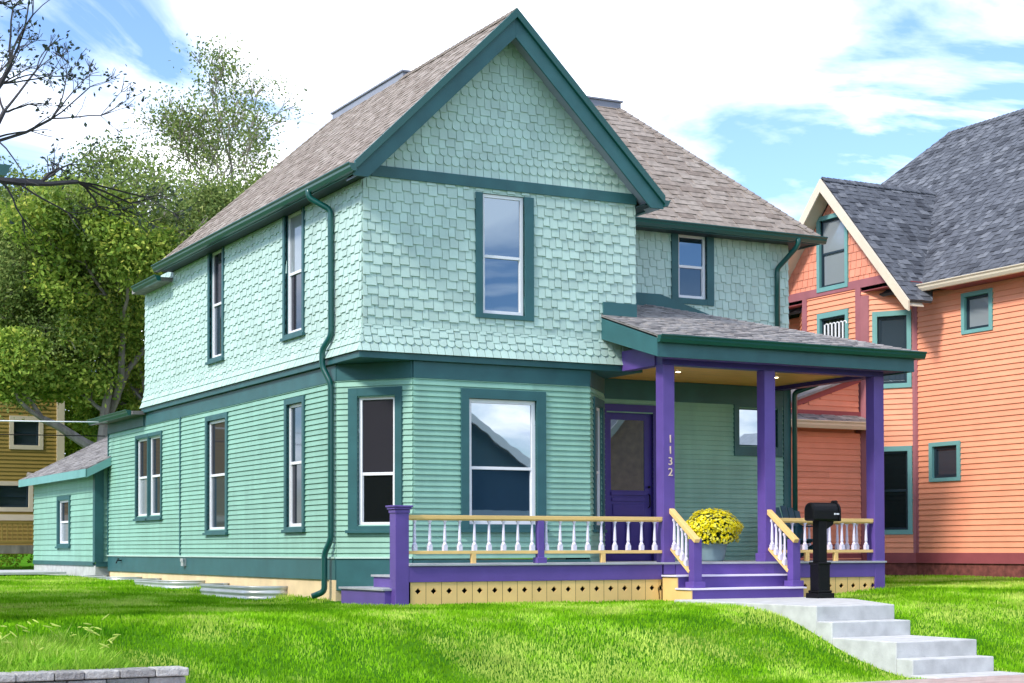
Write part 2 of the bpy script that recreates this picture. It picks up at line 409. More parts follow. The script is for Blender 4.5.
clapboard('clapboard_wall', doorw, [(0,.52),(doorw.L,.52),(doorw.L,3.2),(0,3.2)], h_d, M['mint_clap'], H)
clapboard('clapboard_wall', rightw, [(0,.3),(rightw.L,.3),(rightw.L,3.6),(0,3.6)], [], M['mint_clap'], H, e=.1)
clapboard('clapboard_wall', backw, [(0,.3),(backw.L,.3),(backw.L,3.4),(0,3.4)], [], M['mint_clap'], H, e=.1)
# --- upper shingle walls
def rows_upper(z0, z1, e=.152, style='stag'):
    r = []; z = z0
    while z < z1: r.append((z, e, style)); z += e
    return r
flare = lambda z: .10*max(0, (3.92-z)/.39)**1.4
holes_front = [(1.90, 2.605, 4.19, 5.97)]
shingles('shingle_wall', upfront, [(0,3.92),(4.557,3.92),(4.557,6.04),(0,6.04)], holes_front, M['mint'], H, rows_upper(3.90, 6.04), seed=4)
base_rows = [(3.53,.13,'even'), (3.66,.125,'fish'), (3.785,.125,'stag'), (3.90,.06,'stag')]
shingles('shingle_flare', upfront, [(-.10,3.53),(4.657,3.53),(4.557,3.93),(0,3.93)], [], M['mint'], H, base_rows, flare=flare, seed=5)
holes_us = [(upu(6.88), upu(6.17), 4.10, 6.0), (upu(3.06), upu(2.30), 4.10, 6.0)]
shingles('shingle_wall', upside, [(0,3.92),(upside.L,3.92),(upside.L,6.04),(0,6.04)], holes_us, M['mint'], H, rows_upper(3.90, 6.04, .135, 'stag'), seed=6, w=.15)
shingles('shingle_flare', upside, [(0,3.53),(upside.L+.10,3.53),(upside.L,3.93),(0,3.93)], [], M['mint'], H, [(3.53,.13,'even'), (3.66,.13,'even'), (3.79,.13,'stag'), (3.90,.06,'stag')], flare=flare, seed=7, w=.14)
wx = lambda x: x-4.557
holes_w = [(wx(6.335), wx(6.915), 4.92, 6.0)]
shingles('shingle_wall', upwing, [(0,3.6),(upwing.L,3.6),(upwing.L,6.04),(0,6.04)], holes_w, M['mint'], H, rows_upper(3.6, 6.04, .15), seed=8)
shingles('shingle_wall', upright, [(0,3.6),(upright.L,3.6),(upright.L,6.04),(0,6.04)], [], M['mint'], H, rows_upper(3.6, 6.04, .15), seed=9)
shingles('shingle_wall', upback, [(0,3.4),(upback.L,3.4),(upback.L,6.04),(0,6.04)], [], M['mint'], H, rows_upper(3.4, 6.04, .15), seed=9)
shingles('shingle_wall', upin, [(0,3.5),(upin.L,3.5),(upin.L,6.04),(0,6.04)], [], M['mint'], H, rows_upper(3.5, 6.04, .15), seed=10)
# gable triangle
gz = 6.20; gx = 2.265
grow = []; z = gz-.01; i = 0; pat = ['even','fish','fish','stag','stag','fish','fish','stag','stag','fish','fish','stag','stag','fish','fish','stag','fish']
while z < 8.4: grow.append((z, .132, pat[i % len(pat)])); z += .132; i += 1
shingles('gable_shingles', upfront, [(0.02,gz),(4.52,gz),(gx,8.43)], [], M['mint'], H, grow, seed=11)
# rear upper block wall closure
MB().box(0.02, 6, 8.9, 11.03, 3.4, 5.86).build('rear_block', M['mint'], H)
# --- trim
t = MB()
t.box(-.01, 4.567, -.045, 0, 6.035, 6.197)                              # belt under the gable
t.build('gable_belt', M['teal'], H, bevel=.004)
t = MB()
def band(fr, u0, u1, z0, z1, d0, d1, mb): mb.prism([fr.p(u0,z0,d0), fr.p(u1,z0,d0), fr.p(u1,z1,d0), fr.p(u0,z1,d0)], Vector((fr.n.x,fr.n.y,0))*(d1-d0))
# frieze under the overhang
band(side, 0, side.L, ZF0, ZF1, 0, .022, t); band(cham, 0, cham.L, ZF0, ZF1, 0, .022, t); band(front, 0, front.L, ZF0, ZF1, 0, .022, t); band(cham2, 0, cham2.L, ZF0, ZF1, 0, .022, t)
band(doorw, 0, doorw.L, 3.17, 3.50, 0, .03, t)
t.build('frieze_board', M['teal'], H, bevel=.003)
t = MB()   # overhang: moulding strip + soffit
t.prism([(-.085,11.06,3.435),(-.085,-.085,3.435),(4.64,-.085,3.435),(4.64,.03,3.435),(.02,.03,3.435),(.02,11.06,3.435)], (0,0,.09))
t.prism([(.0,0.0,3.432),(.9,0,3.432),(.0,1.1,3.432)], (0,0,.02)); t.prism([(3.6,0.0,3.432),(4.6,0,3.432),(4.6,1.1,3.432)], (0,0,.02))
t.build('overhang_moulding', M['teal'], H, bevel=.004)
# skirt boards, drip cap, corner boards
t = MB()
band(side, 0, side.L, .27, .585, 0, .03, t); band(cham, 0, cham.L, .12, .585, 0, .03, t); band(front, 0, front.L, .27, .56, 0, .03, t)
t.build('skirt_board', M['teal'], H, bevel=.003)
for bb in ((-.035,.0,8.60,8.66,.62,3.2),(-.035,.03,13.78,13.84,.6,3.3),(XW-.13,XW+.03,YW-.035,YW+.1,.53,3.5)): MB().box(*bb).build('corner_board', M['teal'], H, bevel=.003)
t = MB(); band(side, 0, side.L, .585, .61, 0, .05, t); band(cham, 0, cham.L, .585, .61, 0, .05, t)
t.build('drip_cap', M['mint'], H)
t = MB(); t.box(.0, .06, 1.0, 13.81, -.3, .27); t.box(0, 8.6, 13.75, 13.8, -.3, .3); t.box(XW-.06, XW, 1.5, 13.8, -.3, .5); t.box(-.03,.1, .93, 1.2, -.3, .27)
t.build('foundation', M['found'], H)
# --- windows
window(upfront, 1.90, 2.605, 4.19, 5.97, H, casing=(.115,.15,.0,.07), sill=False, meet=.48, panes=('pane_sky','pane_sky'))
window(upwing, wx(6.335), wx(6.915), 4.92, 6.0, H, casing=(.13,.14,.03,.10), sill=False, meet=.50, panes=('pane_sky','pane_mid'))
window(upside, upu(6.88), upu(6.17), 4.10, 6.0, H, casing=(.08,.08,.03,.05), meet=.5, panes=('pane_blind','pane_mid'), recess=.06)
window(upside, upu(3.06), upu(2.30), 4.10, 6.0, H, casing=(.08,.08,.03,.05), meet=.5, panes=('pane_curtain','pane_blind'), recess=.06)
window(side, su(11.60), su(10.78), 1.38, 2.95, H, casing=(.06,.05,.07,.04), panes=('pane_blind','pane_curtain'))
window(side, su(10.70), su(9.87), 1.38, 2.95, H, casing=(.05,.06,.07,.04), panes=('pane_blind','pane_mid'))
window(side, su(6.99), su(5.97), 1.06, 3.0, H, casing=(.10,.10,.09,.04), panes=('pane_blind','pane_mid'), meet=.5)
window(side, su(2.98), su(2.29), 1.07, 2.99, H, casing=(.09,.09,.09,.04), panes=('pane_mid','pane_blind'), meet=.52)
window(cham, .35, .96, 1.06, 2.95, H, casing=(.15,.11,.12,.06), panes=('pane_blind','pane_dark'), meet=.40)
window(front, 1.67-.785, 2.80-.785, 1.08, 2.93, H, casing=(.13,.155,.14,.07), panes=('pane_mirror','pane_sky'), meet=.45, frame=.06)
window(cham2, .37, .99, 1.08, 2.94, H, casing=(.12,.12,.12,.06), panes=('pane_dark','pane_dark'), meet=.45)
window(doorw, dx(7.56), dx(8.37), 2.46, 3.13, H, casing=(.10,.10,.04,.16), panes=('pane_mirror','pane_mirror'), split=False, smat='teal', frame=.03, sill=False)
# --- front door
d = MB()
X0, X1, ZB, ZT = 4.93, 5.83, .52, 2.98; gx0, gx1, gz0, gz1 = 5.05, 5.70, 1.68, 2.84
d.box(X0, gx0, YW+.04, YW+.085, ZB, ZT); d.box(gx1, X1, YW+.04, YW+.085, ZB, ZT); d.box(gx0, gx1, YW+.041, YW+.085, gz1, ZT); d.box(gx0, gx1, YW+.041, YW+.085, ZB, gz0)
d.box(5.06, 5.69, YW+.02, YW+.04, 1.50, 1.56); d.box(5.04, 5.71, YW+.015, YW+.041, 1.60, 1.66)
for a, b_ in ((5.05,5.34),(5.41,5.70)): 
    d.box(a, b_, YW+.022, YW+.041, .64, .66); d.box(a, b_, YW+.022, YW+.041, 1.18, 1.2); d.box(a, a+.02, YW+.022, YW+.041, .66, 1.18); d.box(b_-.02, b_, YW+.022, YW+.041, .66, 1.18)
d.box(5.08, 5.67, YW+.024, YW+.041, 1.27, 1.45)
door = d.build('door', M['door_purple'], H, bevel=.004)
g = MB(); g.box(gx0, gx1, YW+.055, YW+.062, gz0, gz1); g.build('door_glass', M['pane_sky'], door)
g = MB(); g.tube([(5.765,YW+.02,1.62),(5.765,YW-.02,1.60),(5.765,YW-.02,1.42),(5.765,YW+.02,1.40)], .011); g.lathe((5.765,YW-.0,1.74),[(.02,-.02),(.025,0),(.02,.02)],10); g.build('door_handle', M['black'], door, smooth=True)
d = MB(); d.box(X0-.13, X0, YW-.03, YW+.08, ZB, ZT+.02); d.box(X1, X1+.13, YW-.03, YW+.08, ZB, ZT+.02); d.box(X0-.13, X1+.13, YW-.032, YW+.08, ZT-.01, 3.09)
d.build('door_frame', M['door_purple'], H, bevel=.004)
MB().box(4.6, 8.5, 2.2, 2.25, .5, 3.5).build('interior_wall', M['void_dark'], H)

# --- main roof
ZE = 6.10; ZR = 8.61; XR = 2.265; yE0 = 1.1; yE1 = 9.2; XE = 9.02; k = ZR-ZE
L0 = -.30; G1 = 4.83
roof_plane('roof', [(L0,9.2,ZE),(L0,-.4,ZE),(XR,-.4,ZR),(XR,9.2-k,ZR)], 'brownroof', H, seed=21, lift=.006)
roof_plane('roof', [(G1,-.4,ZE),(G1,1.1,ZE),(XR,1.1+k,ZR),(XR,-.4,ZR)], 'brownroof', H, seed=22)
XT = XE-k
roof_plane('roof', [(4.80,1.1,ZE),(XE,1.1,ZE),(XT,1.1+k,ZR),(XR,1.1+k,ZR)], 'brownroof', H, seed=23, tabl=(.25,.5))
roof_plane('roof', [(XE,1.1,ZE),(XE,9.2,ZE),(XT,9.2-k,ZR),(XT,1.1+k,ZR)], 'brownroof', H, seed=24)
roof_plane('roof', [(XE,9.2,ZE),(L0,9.2,ZE),(XR,9.2-k,ZR),(XT,9.2-k,ZR)], 'brownroof', H, seed=25)
t = MB(); t.box(XR-.02, XT+.02, 1.1+k-.03, 9.2-k+.03, ZR-.08, ZR+.10)
t.box(XR-.05, XT+.05, 1.1+k-.06, 9.2-k+.06, ZR+.10, ZR+.135)
t.build('roof_deck_curb', M['roofmetal'], H, bevel=.006)
ridge_cap('ridge_cap', (XR,-.42,ZR+.015), (XR,1.1+k-.03,ZR+.015), 'brownroof', H)
ridge_cap('ridge_cap', (XE,1.1,ZE+.0), (XT,1.1+k,ZR+.0), 'brownroof', H, w=.11, dr=.5)
ridge_cap('ridge_cap', (L0,9.2,ZE+.0), (XR,9.2-k,ZR+.0), 'brownroof', H, w=.11, dr=.5)
# soffits
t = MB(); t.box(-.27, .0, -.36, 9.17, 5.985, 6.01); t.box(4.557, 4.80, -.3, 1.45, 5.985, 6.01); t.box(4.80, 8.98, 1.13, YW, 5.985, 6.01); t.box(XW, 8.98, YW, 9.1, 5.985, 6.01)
t.build('eave_soffit', M['shadesoffit'], H)
for bb in ((-.30,-.27,-.36,9.2,5.965,6.085),(4.80,8.98,1.10,1.13,5.965,6.085),(4.80,4.83,-.36,1.10,5.97,6.085),(8.98,9.01,1.1,9.2,5.965,6.085)): MB().box(*bb).build('fascia', M['teal'], H)
gutter('gutter', (-.30,-.50,6.09), (-.30,9.22,6.09), 'teal_gutter', H, out=(-1,0,0), size=.115)
gutter('gutter', (4.86,1.10,6.09), (9.10,1.10,6.09), 'teal_gutter', H, out=(0,-1,0), size=.115)
gutter('gutter', (4.83,-.44,6.07), (4.83,.95,6.07), 'teal_gutter', H, out=(1,0,0), size=.10)
# rake boards (vertical depth .37), in plane Y=-.4
sl = (ZR+.005-6.10)/(XR-L0)
def rake(x0, dr, hi, lo, y0, y1, name, mat):
    t = MB()
    for s_ in (-1, 1):
        xe = s_*(XR-L0)
        P = [(XR, ZR+hi), (XR+xe, ZR-sl*abs(xe)+hi)]
        zb = ZR-sl*abs(xe)-.165
        if lo < -.2:
            xi = (ZR+lo-zb)/sl
            P += [(XR+xe, zb), (XR+s_*xi, zb), (XR, ZR+lo)]
        else: P += [(XR+xe, ZR-sl*abs(xe)+lo), (XR, ZR+lo)]
        t.prism([(a, y0, b) for a, b in P], (0, y1-y0, 0))
    return t.build(name, M[mat], H, bevel=.004)
rake(0, 0, -.02, -.385, -.40, -.365, 'rake_board', 'teal')
rake(0, 0, .035, -.10, -.455, -.401, 'rake_moulding', 'teal_gutter')
t = MB()
for s_ in (-1, 1):
    xe = s_*(XR-L0-.05); t.prism([(XR,-.365,ZR-.20),(XR+xe,-.365,ZR-.20-sl*abs(xe)),(XR+xe,.0,ZR-.20-sl*abs(xe)),(XR,0,ZR-.20)], (0,0,-.02))
t.build('rake_soffit', M['soffit'], H)
# rear upper low roof and its gutter
MB().box(-.28, 6, 9.15, 11.05, 5.80, 5.88).build('rear_roof', M['porchroof'], H)
gutter('gutter', (-.28,9.05,5.90), (-.28,10.72,5.90), 'teal_gutter', H, out=(-1,0,0), size=.11)
# rear one-storey roof
t = MB(); t.prism([(-.30,10.9,3.40),(-.30,14.1,3.40),(6,14.1,3.50),(6,10.9,3.50)], (0,0,.07)); t.build('rear_roof', M['porchroof'], H)
gutter('gutter', (-.30,11.0,3.50), (-.30,14.1,3.50), 'teal_gutter', H, out=(-1,0,0), size=.11)
t = MB(); band(side, 0, su(11.05), 3.19, 3.42, .0, .04, t); t.build('frieze_board', M['teal'], H)
# downspouts
def spout(pts, name='downspout', r_=.045):
    return MB().tube(pts, r_, 10).build(name, M['teal_gutter'], H, smooth=True)
def smoothpts(P, n=4):
    P = [Vector(p) for p in P]; out = [P[0]]
    for i in range(1, len(P)-1):
        a = P[i]+(P[i-1]-P[i]).normalized()*.07; b = P[i]+(P[i+1]-P[i]).normalized()*.07
        for j in range(n+1):
            t_ = j/n; out.append(a*(1-t_)**2 + P[i]*2*t_*(1-t_) + b*t_*t_)
    out.append(P[-1]); return out
spout(smoothpts([(-.36,1.18,6.03),(-.36,1.18,5.90),(-.075,1.02,5.72),(-.075,1.0,3.86),(-.16,1.14,3.66),(-.16,1.14,3.42),(-.085,.99,3.16),(-.085,.99,.86),(-.14,1.10,.66),(-.14,1.10,.10),(-.28,1.22,.03)]))
spout(smoothpts([(8.50,1.03,6.02),(8.50,1.03,5.90),(8.36,1.44,5.55),(8.36,1.44,4.35)]))
spout(smoothpts([(8.93,1.03,3.66),(8.93,1.03,3.55),(8.70,1.42,3.42),(8.70,1.42,.3)]))

# ================================================================== PORCH (part of the house)
PX0, PX1, PY = .02, 8.45, -1.2
t = MB(); t.prism([(.60,0,.49),(.60,PY+.19,.49),(.17,PY+.19,.49),(.17,PY-.03,.49),(PX1+.02,PY-.03,.49),(PX1+.02,YW,.49),(4.6,YW,.49),(4.557,.95,.49),(3.73,0,.49)], (0,0,.03))
t.build('porch_floor', M['deckgrey'], H, bevel=.004)
t = MB(); t.box(.175, 4.26, PY+.004, PY+.03, .27, .49); t.box(6.30, 8.255, PY+.004, PY+.03, .27, .49); t.box(PX1-.03, PX1, PY+.03, YW, .27, .49); t.box(.60, .63, PY+.2, .0, .27, .49)
t.box(4.49, 6.299, PY+.004, PY+.03, .33, .49)
t.build('porch_fascia', M['purple'], H, bevel=.003)
# skirt of yellow boards with diamond vents (real holes)
def skirt_board(mb, p, ux, uz, w, h, th, nrm, hz):
    s_ = .046; c = w/2; g_ = .003
    o = Vector(p); ux = Vector(ux); uz = Vector(uz)
    T = lambda a, b: o+ux*a+uz*b
    D = [(c, hz-s_), (c+s_, hz), (c, hz+s_), (c-s_, hz)]
    O = [(c,0),(w-g_,0),(w-g_,hz),(w-g_,h),(c,h),(g_,h),(g_,hz),(g_,0)]
    faces2 = [[O[0],O[1],O[2],D[1],D[0]],[O[2],O[3],O[4],D[2],D[1]],[O[4],O[5],O[6],D[3],D[2]],[O[6],O[7],O[0],D[0],D[3]]]
    r_ = random.random(); n = Vector(nrm)
    for f in faces2: mb.add([T(*q) for q in f], [list(range(5))], r_)
    for i in range(4):
        a, b = D[i], D[(i+1) % 4]; mb.add([T(*a), T(*b), T(*b)-n*th, T(*a)-n*th], [(0,1,2,3)], r_)
t = MB(); w = .236
x = .20
while x < 4.24: skirt_board(t, (x, PY+.02, -.12), (1,0,0), (0,0,1), min(w, 4.26-x), .39, .03, (0,-1,0), .265); x += w
t.build('porch_skirt', M['cream'], H, recalc=False); t = MB()
x = 6.30
while x < 8.24: skirt_board(t, (x, PY+.02, -.1), (1,0,0), (0,0,1), min(w, 8.26-x), .37, .03, (0,-1,0), .235); x += w
t.build('porch_skirt', M['cream'], H, recalc=False)
t = MB(); t.box(4.262, 4.283, -1.58, PY, -.2, .30); t.box(4.262, 4.283, -1.945, -1.58, -.2, .12); t.build('stair_skirt', M['cream'], H)
MB().box(.2, 8.3, PY+.12, PY+.14, -.3, .4).build('crawlspace_dark', M['void_dark'], H)  # dark sheet painted as the crawlspace shade behind the vent holes
# posts
def post(x, z0, z1, base=None, cap=False, y=PY, w=.20, name='porch_post'):
    t = MB(); t.box(x, x+w, y, y+w, z0, z1)
    if base: t.box(x-.025, x+w+.025, y-.025, y+w+.025, base, base+.13)
    if cap: t.box(x-.03, x+w+.03, y-.03, y+w+.03, z1, z1+.03); t.box(x-.045, x+w+.045, y-.045, y+w+.045, z1+.03, z1+.055); t.box(x-.012, x+w+.012, y-.012, y+w+.012, z1-.05, z1)
    return t.build(name, M['purple'], H, bevel=.006)
post(-.025, -.12, 1.26, cap=True, name='newel_post')
p1 = post(4.285, .34, 3.44)
p2 = post(6.125, .50, 3.44, base=.52)
p3 = post(8.255, -.05, 3.44)
# house number on the first post
def text_mesh(s, size, depth, name, mat, parent, loc, rot):
    cu = bpy.data.curves.new('lettering', 'FONT'); cu.body = s; cu.size = size; cu.extrude = depth; cu.align_x = 'CENTER'; cu.align_y = 'CENTER'
    ob = bpy.data.objects.new('lettering', cu); COL.objects.link(ob); bpy.context.view_layer.update()
    me = bpy.data.meshes.new_from_object(ob.evaluated_get(bpy.context.evaluated_depsgraph_get())); bpy.data.objects.remove(ob)
    me.transform(Matrix.Translation(loc) @ rot)
    me.transform(Matrix.Translation(-Vector(H.location))); me.materials.clear(); me.materials.append(mat)
    o = bpy.data.objects.new(name, me); COL.objects.link(o); o.parent = parent; return o
RX = Matrix.Rotation(rad(90), 4, 'X')
for s_, zc in (('1',2.335),('1',2.17),('3',2.005),('2',1.845)):
    text_mesh(s_, .165, .006, 'house_number', M['brass'], p1, Vector((4.405, PY-.006, zc)), RX)
# beams, ceiling, roof of the porch
t = MB(); t.box(4.28, 8.46, PY+.01, PY+.19, 3.44, 3.62); t.box(8.28, 8.46, PY+.19, YW, 3.44, 3.62)
t.build('porch_beam', M['door_purple'], H)
t = MB(); t.box(4.26, 4.42, PY+.19, -.09, 3.44, 3.74); t.build('porch_beam', M['purple'], H)
t = MB(); t.box(4.42, 8.28, PY+.19, YW, 3.505, 3.53); t.build('porch_ceiling', M['ceiling'], H)
t = MB(); t.box(4.26, 8.8, -1.53, PY+.01, 3.52, 3.54); t.box(8.46, 8.8, PY+.01, YW, 3.52, 3.54); t.build('porch_soffit', M['purple'], H)
for lx in (5.40, 7.30):
    t = MB(); t.lathe((lx,.08,3.492),[(.034,0),(.036,.006),(.034,.012)],16); fx = t.build('recessed_light', M['lamp'], H)
    t = MB(); t.lathe((lx,.08,3.496),[(.037,.0),(.06,.0),(.06,.009),(.037,.009)],16); t.build('trim_ring', M['white'], fx)
PZ = 3.80; ps = .303; ex = 8.82; ey = -1.62; hx = ex-(YW-ey); zt = PZ+ps*(YW-ey)
roof_plane('porch_roof', [(3.94,ey,PZ),(ex,ey,PZ),(hx,YW,zt),(3.94,YW,zt)], 'porchroof', H, seed=31, thick=.04)
roof_plane('porch_roof', [(ex,ey,PZ),(ex,YW+.0,PZ),(hx,YW,zt)], 'porchroof', H, seed=32, thick=.04)
ridge_cap('ridge_cap', (ex,ey,PZ), (hx,YW,zt), 'porchroof', H, w=.11, dr=.22)
t = MB(); t.box(3.97, 8.76, -1.57, -1.54, 3.50, 3.80); t.box(8.73, 8.76, -1.54, YW, 3.50, 3.79)
t.build('porch_fascia_board', M['teal'], H, bevel=.004)
t = MB(); t.prism([(3.94,-1.575,3.50),(3.94,-1.575,3.80),(3.94,0.0,4.275),(3.94,0,3.925)], (.03,0,0)); t.build('porch_rake', M['teal'], H, bevel=.004)
gutter('gutter', (3.93,-1.60,3.815), (8.90,-1.60,3.815), 'teal_gutter', H, out=(0,-1,0), size=.11)
gutter('gutter', (8.80,-1.60,3.81), (8.80,1.5,3.81), 'teal_gutter', H, out=(1,0,0), size=.11)
t = MB(); t.box(3.96, 4.56, -.05, .02, 4.29, 4.49)
t.prism([(4.557,YW-.055,4.70),(hx+.2,YW-.055,4.70),(7.15,YW-.055,4.35),(7.15,YW-.055,4.61),(5.97,YW-.055,4.945),(4.557,YW-.055,4.945)], (0,.055,0))
t.prism([(4.55,-.0,4.27),(4.58,0,4.27),(4.58,YW,4.72),(4.55,YW,4.72)], (0,0,.2))
t.build('roof_flashing', M['teal'], H)
# --- railings
def baluster_mesh(s=1.0):
    mb = MB(); h = .44
    b0 = .022
    mb.box(-.030,.030,-.030,.030,0,.075); mb.lathe((0,0,.075),[(.030,0),(.034,.012),(.024,.03),(.018,.05),(.022,.062),(.024,.07),(.0215,.12),(.0145,.30),(.019,.315),(.017,.33)],10)
    mb.box(-.021,.021,-.021,.021,.405,h); return mb
BM = None
def railing(p0, p1, zb, zt_, n, label=None, mids=(), feet=(), skipends=0):
    """p0,p1 (x,y) ends; zb bottom rail top, zt_ top rail underside"""
    global BM
    a = Vector((p0[0], p0[1], 0)); b = Vector((p1[0], p1[1], 0))
    t = MB(); t.bar(a+Vector((0,0,zt_+.03)), b+Vector((0,0,zt_+.03)), .085, .055); t.bar(a+Vector((0,0,zt_+.0)), b+Vector((0,0,zt_)), .05, .03)
    t.bar(a+Vector((0,0,zb-.025)), b+Vector((0,0,zb-.025)), .06, .045)
    for f in feet:
        q = a.lerp(b, f); t.box(q.x-.035, q.x+.035, q.y-.03, q.y+.03, .52, zb-.047)
    r = t.build('railing', M['cream'], H, bevel=.004)
    for m_ in mids:
        q = a.lerp(b, m_); s = MB(); s.box(q.x-.05, q.x+.05, q.y-.045, q.y+.045, .52, zt_-.01); s.box(q.x-.075, q.x+.075, q.y-.07, q.y+.07, .521, .60); s.build('rail_post', M['purple'], r, bevel=.004)
    for i in range(n):
        f = (i+.5)/n; q = a.lerp(b, f)
        if any(abs((q-a.lerp(b, m_)).length) < .09 for m_ in mids): continue
        if BM is None:
            o = baluster_mesh().build('baluster', M['baluster'], r); BM = o.data
            BM.transform(Matrix.Translation(H.location))
        else:
            o = bpy.data.objects.new('baluster', BM); COL.objects.link(o); o.parent = r
        o.location = (q.x-H.location.x, q.y-H.location.y, zb-H.location.z); o.scale = (1,1,(zt_-zb)/.44)
    return r
ZBR, ZTR = .70, 1.13
railing((.175,-1.13), (4.285,-1.13), ZBR, ZTR, 18, mids=(.503,), feet=(.245,.755))
railing((6.325,-1.13), (8.255,-1.13), ZBR, ZTR, 8, feet=(.33,.62))
railing((8.36,-1.0), (8.36,1.46), ZBR, ZTR, 10, feet=(.5,))
# --- front steps
t = MB(); t.box(4.285, 6.275, -1.56, PY-.012, .12, .31); t.box(4.285, 6.28, -1.93, -1.561, -.15, .125)
t.box(4.49, 6.12, PY-.01, PY, .335, .488)
st = t.build('porch_steps', M['purple'], H, bevel=.003)
t = MB(); t.box(4.235, 6.32, -1.60, PY-.005, .31, .335); t.box(4.24, 6.31, -1.965, -1.56, .125, .15); t.build('step_tread', M['baluster'], st, bevel=.003)
# side steps
t = MB(); t.box(-.12, .58, -1.05, .50, -.2, .155); t.box(.22, .58, -1.0, .12, .185, .33)
st2 = t.build('porch_steps', M['purple'], H, bevel=.003)
t = MB(); t.box(-.15, .58, -1.07, .53, .155, .185); t.box(.19, .58, -1.03, .15, .33, .36); t.build('step_tread', M['deckgrey'], st2, bevel=.003)
# stair rails
for x in (4.41, 6.185):
    t = MB(); t.box(x, x+.14, -1.80, -1.66, .15, .86); t.box(x-.035, x+.175, -1.835, -1.625, .151, .24)
    t.build('stair_newel', M['purple'], H, bevel=.005)
    xc = x+.02
    t = MB(); t.bar((xc,-1.16,1.30), (xc,-1.86,.83), .09, .065); t.bar((xc,-1.20,.72), (xc,-1.68,.38), .06, .05)
    r = t.build('stair_railing', M['cream'], H, bevel=.006)
    for i in range(4):
        f = (i+.6)/4.4; y = -1.20-.46*f; zb = .745-.34*f*1.0; ztp = 1.265-.47*(f*.46/.70)*1.0
        o = bpy.data.objects.new('baluster', BM); COL.objects.link(o); o.parent = r
        o.location = (xc-H.location.x, y-H.location.y, zb-H.location.z); o.scale = (1,1,(1.26-.671*(-1.16-y)-zb-.03)/.44)
# wall fixtures on the left wall
t = MB(); t.box(-.09,-.03, 8.22,8.36, .42,.56); t.box(-.10,-.09,8.21,8.37,.50,.56); t.build('vent_hood', M['galv'], H)
t = MB(); t.tube([(-.03,12.7,.50),(-.12,12.7,.50),(-.14,12.7,.44)], .014); t.tube([(-.10,12.64,.53),(-.10,12.76,.53)], .012); t.build('faucet', M['black'], H)

# ================================================================== SHED / REAR ANNEX
S = empty('garden_shed', (1.8,17,0), 'small mint green outbuilding with low gable roof beyond the back corner of the green house', 'shed')
sx0, sy0, sy1 = -.25, 13.95, 19.9; sxr = 3.9
sw = Fr((sx0,sy1),(sx0,sy0)); sf = Fr((sx0,sy0),(sxr,sy0)); uu = lambda y: sy1-y
clapboard('clapboard_wall', sw, [(0,.47),(sw.L,.47),(sw.L,2.47),(0,2.47)], [(uu(17.35),uu(16.15),.78,1.90)], M['mint_clap'], S, e=.125)
xm = (sx0+sxr)/2; rz = 2.50+(xm-sx0)*.52
clapboard('clapboard_wall', sf, [(0,.47),(sf.L,.47),(sf.L,2.47),((xm-sx0),rz-.05),(0,2.47)], [], M['mint_clap'], S, e=.125)
clapboard('clapboard_wall', Fr((sxr,sy0),(sxr,sy1)), [(0,.47),(5.95,.47),(5.95,2.47),(0,2.47)], [], M['mint_clap'], S, e=.125)
clapboard('clapboard_wall', Fr((sxr,sy1),(sx0,sy1)), [(0,.47),(sf.L,.47),(sf.L,2.47),((xm-sx0),rz-.05),(0,2.47)], [], M['mint_clap'], S, e=.125)
window(sw, uu(17.35)+.08, uu(16.15)-.08, .86, 1.86, S, casing=(.10,.10,.09,.06), panes=('pane_blind','pane_curtain'), split=True, meet=.5)
t = MB(); t.box(sx0-.03, sx0+.02, sy0-.03, sy0+.14, .45, 2.45); t.box(sx0-.02, sx0+.16, sy0-.035, sy0, .45, 2.45); t.box(sx0-.03, sx0+.02, sy0+.14, sy1, .38, .47); t.box(sx0, sxr, sy0-.03, sy0, .36, .47); t.build('corner_board', M['teal'], S)
t = MB(); t.box(sx0, sxr, sy0+.02, sy1, -.3, .38); t.build('foundation', M['concrete'], S)
e_ = .30
roof_plane('roof', [(sx0-e_,sy1+.3,2.50-e_*.52+.08),(sx0-e_,sy0-.35,2.50-e_*.52+.08),(xm,sy0-.35,rz+.08),(xm,sy1+.3,rz+.08)], 'porchroof', S, seed=41)
roof_plane('roof', [(sxr+e_,sy1+.3,2.50-e_*.52+.08),(sxr+e_,sy0-.35,2.50-e_*.52+.08),(xm,sy0-.35,rz+.08),(xm,sy1+.3,rz+.08)], 'porchroof', S, seed=42)
t = MB()
for s_ in (-1, 1):
    xa = xm+s_*(xm-sx0+e_); za = 2.50-e_*.52+.07
    t.prism([(xa,sy0-.38,za),(xm,sy0-.38,rz+.07),(xm,sy0-.38,rz-.12),(xa,sy0-.38,za-.17)], (0,.03,0))
t.box(sx0-e_-.02, sx0-e_+.01, sy0-.38, sy1+.3, 2.26, 2.43); t.build('fascia', M['aqua'], S)

